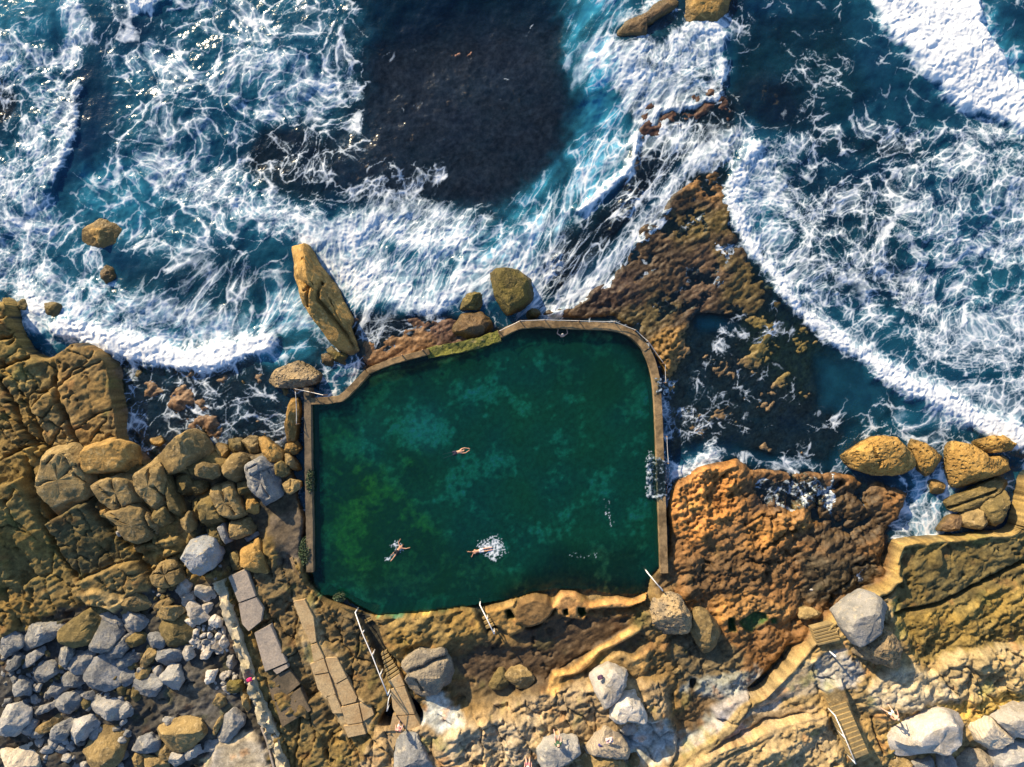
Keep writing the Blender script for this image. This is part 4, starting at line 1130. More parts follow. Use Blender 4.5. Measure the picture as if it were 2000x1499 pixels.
rock('boulder', 'A', [(1500, 550), (1610, 545), (1620, 640), (1510, 670)], .8, 'olive', 'low square olive block in the shaded gap of the heap', group=G1, e=.4)
rock('boulder', 'C', [(450, 580), (540, 570), (560, 660), (460, 670)], .7, 'olive', 'small square block wedged left of the dark cracked block', group=G1, e=.4)
rock('boulder', 'C', [(495, 690), (540, 675), (600, 740), (605, 810), (540, 815), (500, 740)], .9, 'gold', 'oval golden stone wedged below the dark cracked block', group=G1, e=.8)
rock('rock_block', 'C', [(240, 620), (380, 560), (510, 820), (360, 880)], 1.4, 'tan', 'rectangular block split lengthwise, upper right of the jointed blocks', 'rock', flat=1, e=.35, facets=2, rough=.04, cracks=[([(300, 610), (430, 820)], .07, .4)])
rock('rock_block', 'C', [(125, 695), (235, 645), (350, 885), (290, 910), (215, 940)], 1.2, 'olive', 'long narrow block beside the split rectangular block', 'rock', flat=1, e=.35, facets=2, rough=.04)
rock('rock_block', 'C', [(212, 935), (282, 905), (350, 1055), (325, 1070), (260, 1030)], .9, 'olive', 'narrow block at the lower end of the long narrow block', 'rock', e=.35, facets=2, rough=.04)
rock('rock_block', 'C', [(292, 908), (350, 890), (415, 1025), (360, 1045)], 1.0, 'slate', 'grey oblong block between two joints above the blue grey boulder', 'rock', flat=1, e=.35, facets=2, rough=.04)
rock('rock_block', 'C', [(370, 890), (530, 850), (580, 930), (570, 970), (420, 1020)], 1.2, 'tan', 'squarish pocked block below the split rectangular block', 'rock', flat=1, e=.4, facets=3)
rock('boulder', 'C', [(495, 1015), (600, 960), (615, 990), (540, 1040)], .6, 'slate', 'thin grey sliver stone under the squarish pocked block', e=.6)
rock('boulder', 'C', [(15, 1130), (60, 1040), (150, 1005), (240, 1010), (300, 1150), (270, 1230), (130, 1310), (90, 1230)], 1.9, 'blue', 'big smooth blue grey boulder with a golden top edge', flat=1, e=.5, facets=3, rough=.03, tilt=(.05, .12))
rock('rock_block', 'C', [(380, 1150), (440, 1110), (500, 1240), (420, 1275)], .8, 'olive', 'olive block right of the blue grey boulder', 'rock', e=.4)
rock('rock_block', 'C', [(462, 1110), (600, 1020), (640, 1130), (690, 1280), (560, 1310), (505, 1235)], 1.1, 'gold', 'broad golden ledge block above the first concrete slab', 'rock', e=.45, facets=4, tilt=(-.1, .05))
rock('boulder', 'A', [(1380, 870), (1470, 800), (1490, 940), (1450, 985)], 1.3, 'tan', 'pointed tan boulder standing in the dark joint of the left bedrock', e=.7)
rock('boulder', 'C', [(90, 720), (125, 690), (165, 860), (120, 830)], 1.0, 'olive', 'slim upright sliver left of the long narrow block', e=.6)
rock('boulder', 'A', [(780, 800), (830, 780), (850, 820), (820, 855), (780, 845)], .7, 'gold', 'small golden stone lying in a joint of the left bedrock', e=.8)
rock('stone', 'A', [(905, 960), (930, 950), (940, 985), (915, 1000)], .5, 'white', 'lone small white stone in a joint of the left bedrock', 'stone', e=.8, facets=3, res=(20, 7))
rock('boulder', 'L', [(830, 1080), (880, 1065), (905, 1095), (880, 1120), (840, 1110)], .9, 'gold', 'small golden boulder standing in the foam at the inlet corner', e=.8)
# jointed bedrock blocks of the left shore
GJ = 'jointed sandstone blocks of the left shore'
rock('rock_block', 'A', [(285, 400), (340, 345), (520, 280), (585, 290), (645, 400), (705, 555), (722, 650), (560, 762), (432, 845), (330, 700), (275, 560)], 1.25, 'tan', 'wide tan block with a pink stain and diagonal cracks, beside the dark overhang', 'rock', GJ, z=1.6, e=.5, facets=5, rough=.06, tilt=(-.10, .17),
     cracks=[([(430, 660), (540, 450), (600, 440)], .06, .35), ([(510, 370), (560, 500), (660, 600), (730, 700)], .07, .45), ([(350, 440), (440, 350)], .06, .3), ([(420, 480), (520, 320)], .05, .25), ([(300, 590), (360, 560)], .08, .3)])
rock('rock_block', 'A', [(620, 320), (700, 270), (820, 230), (950, 265), (1015, 290), (1055, 440), (950, 482), (700, 528)], 1.5, 'gold', 'smooth golden block with a rounded crest above the inlet corner', 'rock', GJ, z=1.3, e=.6, facets=4, rough=.03, tilt=(-.02, .15), cracks=[([(940, 490), (960, 430), (1010, 400)], .05, .25)])
rock('rock_block', 'A', [(732, 620), (780, 560), (880, 540), (1030, 502), (1090, 690), (1060, 745), (920, 795), (800, 695)], 1.2, 'tan', 'tan block with a round boss and a long slanting crack', 'rock', GJ, z=1.4, e=.45, facets=4, rough=.06, tilt=(-.08, .12), cracks=[([(870, 550), (880, 650), (930, 760)], .06, .35), ([(770, 600), (850, 690), (930, 780)], .05, .25)])
rock('rock_block', 'A', [(1040, 500), (1130, 440), (1210, 382), (1250, 480), (1305, 655), (1290, 740), (1185, 790), (1110, 680)], 1.2, 'tan', 'twin ribbed block sloping to the inlet, left of the largest inlet boulder', 'rock', GJ, z=1.3, e=.4, facets=3, rough=.06, tilt=(-.02, .12), cracks=[([(1140, 450), (1180, 580), (1290, 740)], .08, .5)])
rock('rock_block', 'A', [(1240, 420), (1290, 500), (1345, 640), (1435, 800), (1360, 855), (1310, 700), (1310, 640)], 1.0, 'olive', 'narrow tapering block along the dark inlet gap', 'rock', GJ, z=1.2, e=.4, facets=3, rough=.03)
rock('rock_block', 'A', [(1190, 802), (1290, 752), (1345, 870), (1255, 925)], .9, 'olive', 'small dark wedge block below the twin ribbed block', 'rock', GJ, z=1.4, e=.4, tilt=(-.2, .1))
rock('rock_block', 'A', [(830, 805), (940, 795), (1070, 745), (1160, 850), (1260, 930), (1180, 1010), (1040, 1048), (960, 1005), (945, 900)], 1.1, 'tan', 'broad lumpy block with a pale hollow, lowest of the jointed blocks', 'rock', GJ, z=1.4, e=.55, facets=5, rough=.05, tilt=(-.1, .12), cracks=[([(1090, 720), (1120, 860), (1170, 990)], .07, .4), ([(850, 800), (950, 890)], .05, .3)])
rock('rock_block', 'A', [(1180, 1290), (1250, 1210), (1340, 1165), (1425, 1325), (1300, 1392), (1210, 1380)], .9, 'tan', 'low block crossed by two joints, left of the blue grey boulder', 'rock', GJ, z=1.4, e=.4, facets=3, cracks=[([(1250, 1215), (1310, 1385)], .05, .35), ([(1190, 1290), (1300, 1270), (1390, 1250)], .05, .3)])
# rocks in the surf
rock('sea_rock', 'L', [(1590, 25), (1640, 5), (1720, 0), (1760, 90), (1860, 220), (1950, 390), (1930, 440), (1982, 570), (1940, 600), (1880, 580), (1800, 480), (1740, 390), (1700, 320), (1680, 240), (1640, 170), (1635, 70)], 3.0, 'gold', 'long leaning golden rock rising from the surf above the pool corner', 'rock', z=-.3, e=.7, facets=5, rough=.06, res=(130, 34), tilt=(-.12, .1),
     cracks=[([(1770, 200), (1760, 300), (1790, 330), (1900, 480), (1960, 590)], .16, .8), ([(1640, 170), (1720, 230), (1700, 330)], .12, .5), ([(1690, 250), (1750, 210)], .10, .4), ([(1800, 260), (1880, 420)], .07, .25), ([(1660, 60), (1740, 90)], .06, .2)])
rock('sea_rock', 'L', [(1800, 500), (1860, 590), (1960, 610), (1995, 660), (1900, 670), (1840, 620)], 1.0, 'moss', 'low mossy foot of rock at the pool end of the long leaning rock', 'rock', z=-.3, e=.7)
rock('sea_rock', 'L', [(1503, 755), (1550, 690), (1640, 655), (1720, 640), (1790, 710), (1780, 760), (1660, 792), (1540, 788)], 1.5, 'pit', 'flat oval golden rock in the water left of the long leaning rock', 'rock', z=-.3, e=.65, facets=3)
rock('sea_rock', 'L', [(1540, 790), (1680, 795), (1620, 830), (1660, 850), (1600, 850)], .9, 'moss', 'low olive rock awash by the chain post', 'rock', z=-.3, e=.7)
rock('sea_rock', 'L', [(1760, 610), (1800, 580), (1850, 600), (1870, 640), (1840, 685), (1780, 650)], 1.1, 'brown', 'small dark brown rock between the oval rock and the leaning rock', 'rock', z=-.3, e=.8)
rock('sea_rock', 'L', [(550, 135), (590, 85), (630, 120), (640, 180), (600, 240), (560, 220)], .85, 'brown', 'dark rock awash in the foam left of the wave front', 'rock', z=-.3, e=.85)
rock('sea_rock', 'P', [(150, 465), (165, 435), (200, 425), (240, 440), (242, 465), (200, 487), (165, 478)], 1.0, 'gold', 'golden rock swept by foam in the churning left bay', 'rock', z=-.3, e=.9)
rock('sea_rock', 'L', [(220, 340), (270, 310), (340, 330), (310, 420), (260, 395)], 1.2, 'olive', 'olive rock beside the breaker at the left shore', 'rock', z=-.2, e=.8)
rock('sea_rock', 'L', [(80, 310), (110, 295), (135, 330), (120, 360), (90, 350)], 1.7, 'olive', 'small pale capped rock at the tip of the left shore', 'rock', z=-.2, e=.8)
rock('stone', 'L', [(1330, 760), (1345, 748), (1370, 770), (1345, 790)], .75, 'gold', 'tiny golden stone in the calm water of the inlet', 'stone', z=-.3, e=.9, res=(24, 8))
rock('stone', 'L', [(1365, 870), (1380, 840), (1400, 860), (1412, 895), (1385, 897)], .85, 'tan', 'slim tan stone in the inlet, left of the ruined pillar', 'stone', z=-.3, e=.9, res=(24, 8))
rock('sea_rock', 'M', [(1020, 205), (1060, 195), (1190, 195), (1240, 235), (1250, 310), (1190, 380), (1100, 405), (1070, 380), (1040, 290)], 2.2, 'moss', 'square mossy block in the surf, foam running over its top', 'rock', flat=1, z=-.4, e=.45, facets=4, rough=.03)
rock('sea_rock', 'M', [(850, 390), (870, 350), (920, 300), (990, 300), (1015, 350), (990, 390), (900, 385)], 1.3, 'moss', 'low olive rock swept by foam left of the square mossy block', 'rock', z=-.4, e=.8)
rock('sea_rock', 'M', [(835, 480), (880, 410), (950, 395), (1010, 430), (1045, 490), (1000, 540), (920, 530), (850, 510)], 1.3, 'brown', 'brown weedy mound against the mossy stretch of pool wall', 'rock', z=-.2, e=.9, facets=3)
rock('sea_rock', 'M', [(1190, 400), (1230, 380), (1270, 400), (1240, 430), (1200, 430)], .8, 'moss', 'small mossy stone at the foot of the square block', 'rock', z=-.2, e=.8)
rock('sea_rock', 'P', [(1188, 84), (1205, 62), (1224, 40), (1266, 24), (1278, 6), (1300, -12), (1330, -14), (1326, 14), (1300, 26), (1272, 45), (1252, 52), (1266, 66), (1250, 76), (1218, 86)], .75, 'brown', 'crooked brown reef rock poking out of the foam at the top', 'rock', z=-.15, e=.9, facets=2)
rock('sea_rock', 'P', [(1304, 30), (1326, 12), (1350, -20), (1440, -30), (1424, 20), (1396, 40), (1350, 46)], .9, 'gold', 'golden reef rock cut by the top edge of the view', 'rock', z=-.2, e=.8, facets=3)
# honeycombed rocks on the right
rock('sea_rock', 'H', [(578, 388), (690, 312), (840, 228), (1030, 224), (1088, 290), (1188, 468), (1060, 505), (880, 515), (690, 455), (605, 420)], 1.8, 'honey', 'largest honeycombed golden rock, long and pointed to the left', 'rock', z=-.2, e=.6, facets=3, tilt=(0, .12), cracks=[([(830, 240), (840, 340), (885, 440)], .08, .3)])
rock('sea_rock', 'H', [(1128, 295), (1150, 235), (1280, 290), (1402, 380), (1335, 450), (1255, 518), (1200, 470)], 1.6, 'honey', 'kite shaped honeycombed rock right of the largest one', 'rock', z=-.2, e=.65, facets=3, tilt=(-.05, .1))
rock('sea_rock', 'H', [(1450, 300), (1470, 265), (1610, 280), (1720, 395), (1860, 360), (1940, 405), (1905, 470), (1720, 560), (1560, 625), (1470, 600), (1440, 480)], 1.9, 'honey', 'broad honeycombed rock with a smooth hollow back and a tail', 'rock', z=-.2, e=.55, facets=4, tilt=(-.03, .08))
rock('sea_rock', 'H', [(1620, 270), (1740, 215), (1840, 208), (1930, 270), (2050, 290), (1930, 312), (1740, 342), (1680, 330)], 1.4, 'honey', 'flat honeycombed rock at the right edge beside the breaker', 'rock', z=-.2, e=.7, facets=2, tilt=(0, .1))
rock('sea_rock', 'H', [(1272, 570), (1300, 548), (1395, 590), (1392, 635), (1310, 682), (1295, 660)], 1.0, 'gold', 'small pyramid rock in the white channel', 'rock', z=-.2, e=1.1, facets=4)
rock('ledge_rock', 'H', [(1405, 710), (1640, 605), (1790, 540), (1885, 505), (1900, 600), (1780, 660), (1640, 760), (1500, 795), (1445, 790)], 1.3, 'olive', 'dark sloping ledge between the hollow backed rock and the platform', 'rock', z=-.2, e=.45, facets=3, tilt=(0, .12), cracks=[([(1450, 790), (1640, 700), (1800, 640)], .1, .4)])
rock('ledge_rock', 'H', [(1505, 920), (1555, 790), (1640, 780), (1700, 835), (1720, 912), (1620, 930)], 1.6, 'tan', 'tan wedge of rock leaning on the corner of the right platform', 'rock', z=0, e=.5, facets=4)
rock('ledge_rock', 'H', [(1335, 955), (1430, 835), (1512, 830), (1500, 925), (1420, 945)], 1.2, 'brown', 'brown slab of rock at the end of the white channel', 'rock', z=0, e=.5, facets=3)
rock('ledge_rock', 'H', [(1660, 750), (1740, 660), (1880, 640), (1850, 740), (1822, 925), (1730, 885)], 1.7, 'olive', 'dark olive rock in the notch beside the tall right platform', 'rock', z=0, e=.5, facets=4)
# boulders of the south shore
rock('boulder', 'E', [(1410, 820), (1490, 765), (1570, 720), (1700, 770), (1715, 820), (1650, 890), (1640, 930), (1530, 1040), (1480, 970)], 1.5, 'white', 'white kite shaped boulder with a brown patch and a dark bag on it', flat=1, e=.3, facets=3, rough=.02, tilt=(0, .03))
rock('boulder', 'E', [(1580, 1110), (1600, 990), (1640, 955), (1770, 940), (1855, 1110), (1830, 1142), (1690, 1112), (1640, 1175), (1575, 1140)], 1.7, 'white', 'white boulder with a notched lower edge, below the kite shaped one', flat=1, e=.35, facets=3, rough=.025)
rock('stone', 'E', [(1640, 1230), (1680, 1160), (1750, 1150), (1780, 1240), (1700, 1252)], .8, 'grey', 'grey stone under the notched white boulder', 'stone', e=.6)
rock('boulder', 'E', [(1000, 1385), (1060, 1320), (1180, 1290), (1310, 1300), (1330, 1410), (1240, 1510), (1150, 1540), (1020, 1510)], 1.6, 'grey', 'pale flat boulder where a person sits on the edge', flat=1, e=.3, facets=2, rough=.02)
rock('boulder', 'E', [(1370, 1385), (1450, 1290), (1540, 1210), (1640, 1260), (1700, 1340), (1730, 1420), (1700, 1470), (1560, 1440), (1430, 1445)], 1.5, 'stripe', 'striped boulder with red and blue bags on it', flat=1, e=.55, facets=3, rough=.03, tilt=(0, .15))
rock('boulder', 'E', [(1300, 1510), (1370, 1430), (1530, 1415), (1650, 1450), (1690, 1520), (1500, 1560)], 1.3, 'tan', 'rough tan rock below the striped boulder at the bottom edge', e=.6, rough=.07)
rock('boulder', 'E', [(1715, 1460), (1740, 1430), (1790, 1430), (1800, 1465), (1765, 1505)], .8, 'tan', 'small cream stone right of the rough tan rock at the bottom edge', e=.7)
rock('boulder', 'D', [(1560, 830), (1600, 765), (1535, 700), (1590, 650), (1680, 590), (1760, 605), (1850, 585), (1900, 680), (1940, 790), (1900, 860), (1800, 920), (1640, 975), (1590, 900)], 1.9, 'weather', 'weathered double boulder beside the carved pool steps', e=.5, facets=4, rough=.06, cracks=[([(1600, 770), (1700, 740), (1800, 690), (1880, 680)], .15, .5), ([(1640, 830), (1690, 950)], .10, .4)])
rock('boulder', 'E', [(740, 790), (800, 730), (880, 720), (950, 780), (982, 840), (930, 882), (850, 882), (780, 830)], .8, 'tan', 'round worn boulder half sunk in the dark rock pool', e=.9, facets=2)
rock('boulder', 'E', [(610, 885), (690, 740), (740, 740), (772, 850), (720, 890)], .7, 'olive', 'wedge boulder left of the round worn one in the rock pool', e=.8, facets=3)
rock('boulder', 'F', [(300, 290), (330, 210), (450, 170), (520, 190), (600, 320), (617, 380), (580, 440), (460, 470), (335, 500), (305, 440)], 2.5, 'pit', 'tall dark pitted boulder casting a long shadow on the wet ledge', e=.55, facets=4, rough=.05)
rock('boulder', 'F', [(620, 330), (680, 275), (760, 310), (820, 390), (862, 460), (820, 550), (720, 635), (660, 540), (610, 450)], 1.9, 'tan', 'cream topped boulder with a grey shaded flank beside the pitted one', e=.55, facets=5, tilt=(0, .15))
rock('boulder', 'F', [(1450, 320), (1470, 270), (1550, 265), (1635, 312), (1600, 345), (1470, 352)], 1.0, 'tan', 'small peach coloured boulder alone on the wet ledge near the short steps', e=.7)
rock('stone', 'F', [(440, 760), (470, 738), (520, 742), (522, 765), (460, 775)], .5, 'tan', 'thin tan stone below the pitted boulder', 'stone', e=.6)
rock('stone', 'F', [(1530, 115), (1545, 110), (1556, 118), (1540, 125)], .25, 'white', 'tiny white stone on the dark wet ledge', 'stone', e=.8, res=(16, 6))
rock('boulder', 'G', [(570, 335), (650, 270), (740, 210), (820, 160), (930, 200), (995, 280), (950, 350), (810, 470), (700, 545), (610, 430)], 2.1, 'grey', 'big grey block with a flat blue tinted top above the short steps', flat=1, e=.35, facets=4, rough=.035)
rock('boulder', 'G', [(710, 635), (800, 500), (885, 395), (950, 440), (1042, 540), (1030, 712), (960, 722), (800, 690)], 2.1, 'pit', 'pyramid shaped brown boulder right below the big grey block', e=.8, facets=6, rough=.06)
rock('boulder', 'G', [(1005, 1320), (1070, 1240), (1180, 1170), (1280, 1120), (1390, 1080), (1540, 1120), (1590, 1230), (1520, 1300), (1450, 1370), (1200, 1450), (1080, 1462), (1010, 1390)], 2.0, 'white', 'huge white boulder behind the towels in the bottom right corner', flat=1, e=.3, facets=5, rough=.05, tilt=(0, .14))
rock('boulder', 'G', [(1600, 1200), (1750, 1110), (1890, 1165), (1940, 1280), (1740, 1385), (1650, 1300)], 1.4, 'wstripe', 'tilted tan and white slab boulder right of the huge white one', flat=1, e=.4, facets=3, tilt=(-.05, .15))
rock('boulder', 'G', [(1785, 1130), (1960, 1040), (2060, 1030), (2080, 1310), (1940, 1275)], 1.8, 'white', 'white boulder cut by the right edge of the view', flat=1, e=.4, facets=3, tilt=(0, .15))
rock('boulder', 'G', [(1350, 1510), (1370, 1420), (1420, 1390), (1485, 1450), (1490, 1520), (1420, 1560)], 1.4, 'grey', 'rounded cream boulder under the huge white one at the bottom edge', e=.7)
rock('boulder', 'G', [(885, 1490), (960, 1430), (1050, 1420), (1145, 1490), (1130, 1560), (930, 1560)], 1.2, 'tan', 'yellowish boulder left of the rounded cream one at the bottom edge', e=.6)
rock('boulder', 'G', [(1500, 1450), (1600, 1370), (1740, 1400), (1800, 1500), (1700, 1570), (1520, 1540)], 1.2, 'weather', 'pink tinged rubble boulder in the bottom right corner', e=.5, rough=.07)
rock('boulder', 'G', [(1780, 1400), (1880, 1310), (2060, 1330), (2080, 1560), (1800, 1560)], 1.2, 'grey', 'blue shaded broken boulder in the extreme bottom right', e=.5, rough=.08)
rock('boulder', 'G', [(1145, 1480), (1290, 1432), (1310, 1500), (1220, 1560), (1150, 1530)], .9, 'grey', 'low grey slab tucked under the huge white boulder', e=.4)
rock('boulder', 'D', [(1480, 1310), (1560, 1255), (1650, 1262), (1685, 1340), (1765, 1490), (1790, 1580), (1480, 1580), (1490, 1420)], 1.5, 'slate', 'dark navy boulder at the bottom of the walkway beside a walker', e=.5, facets=4, rough=.04)

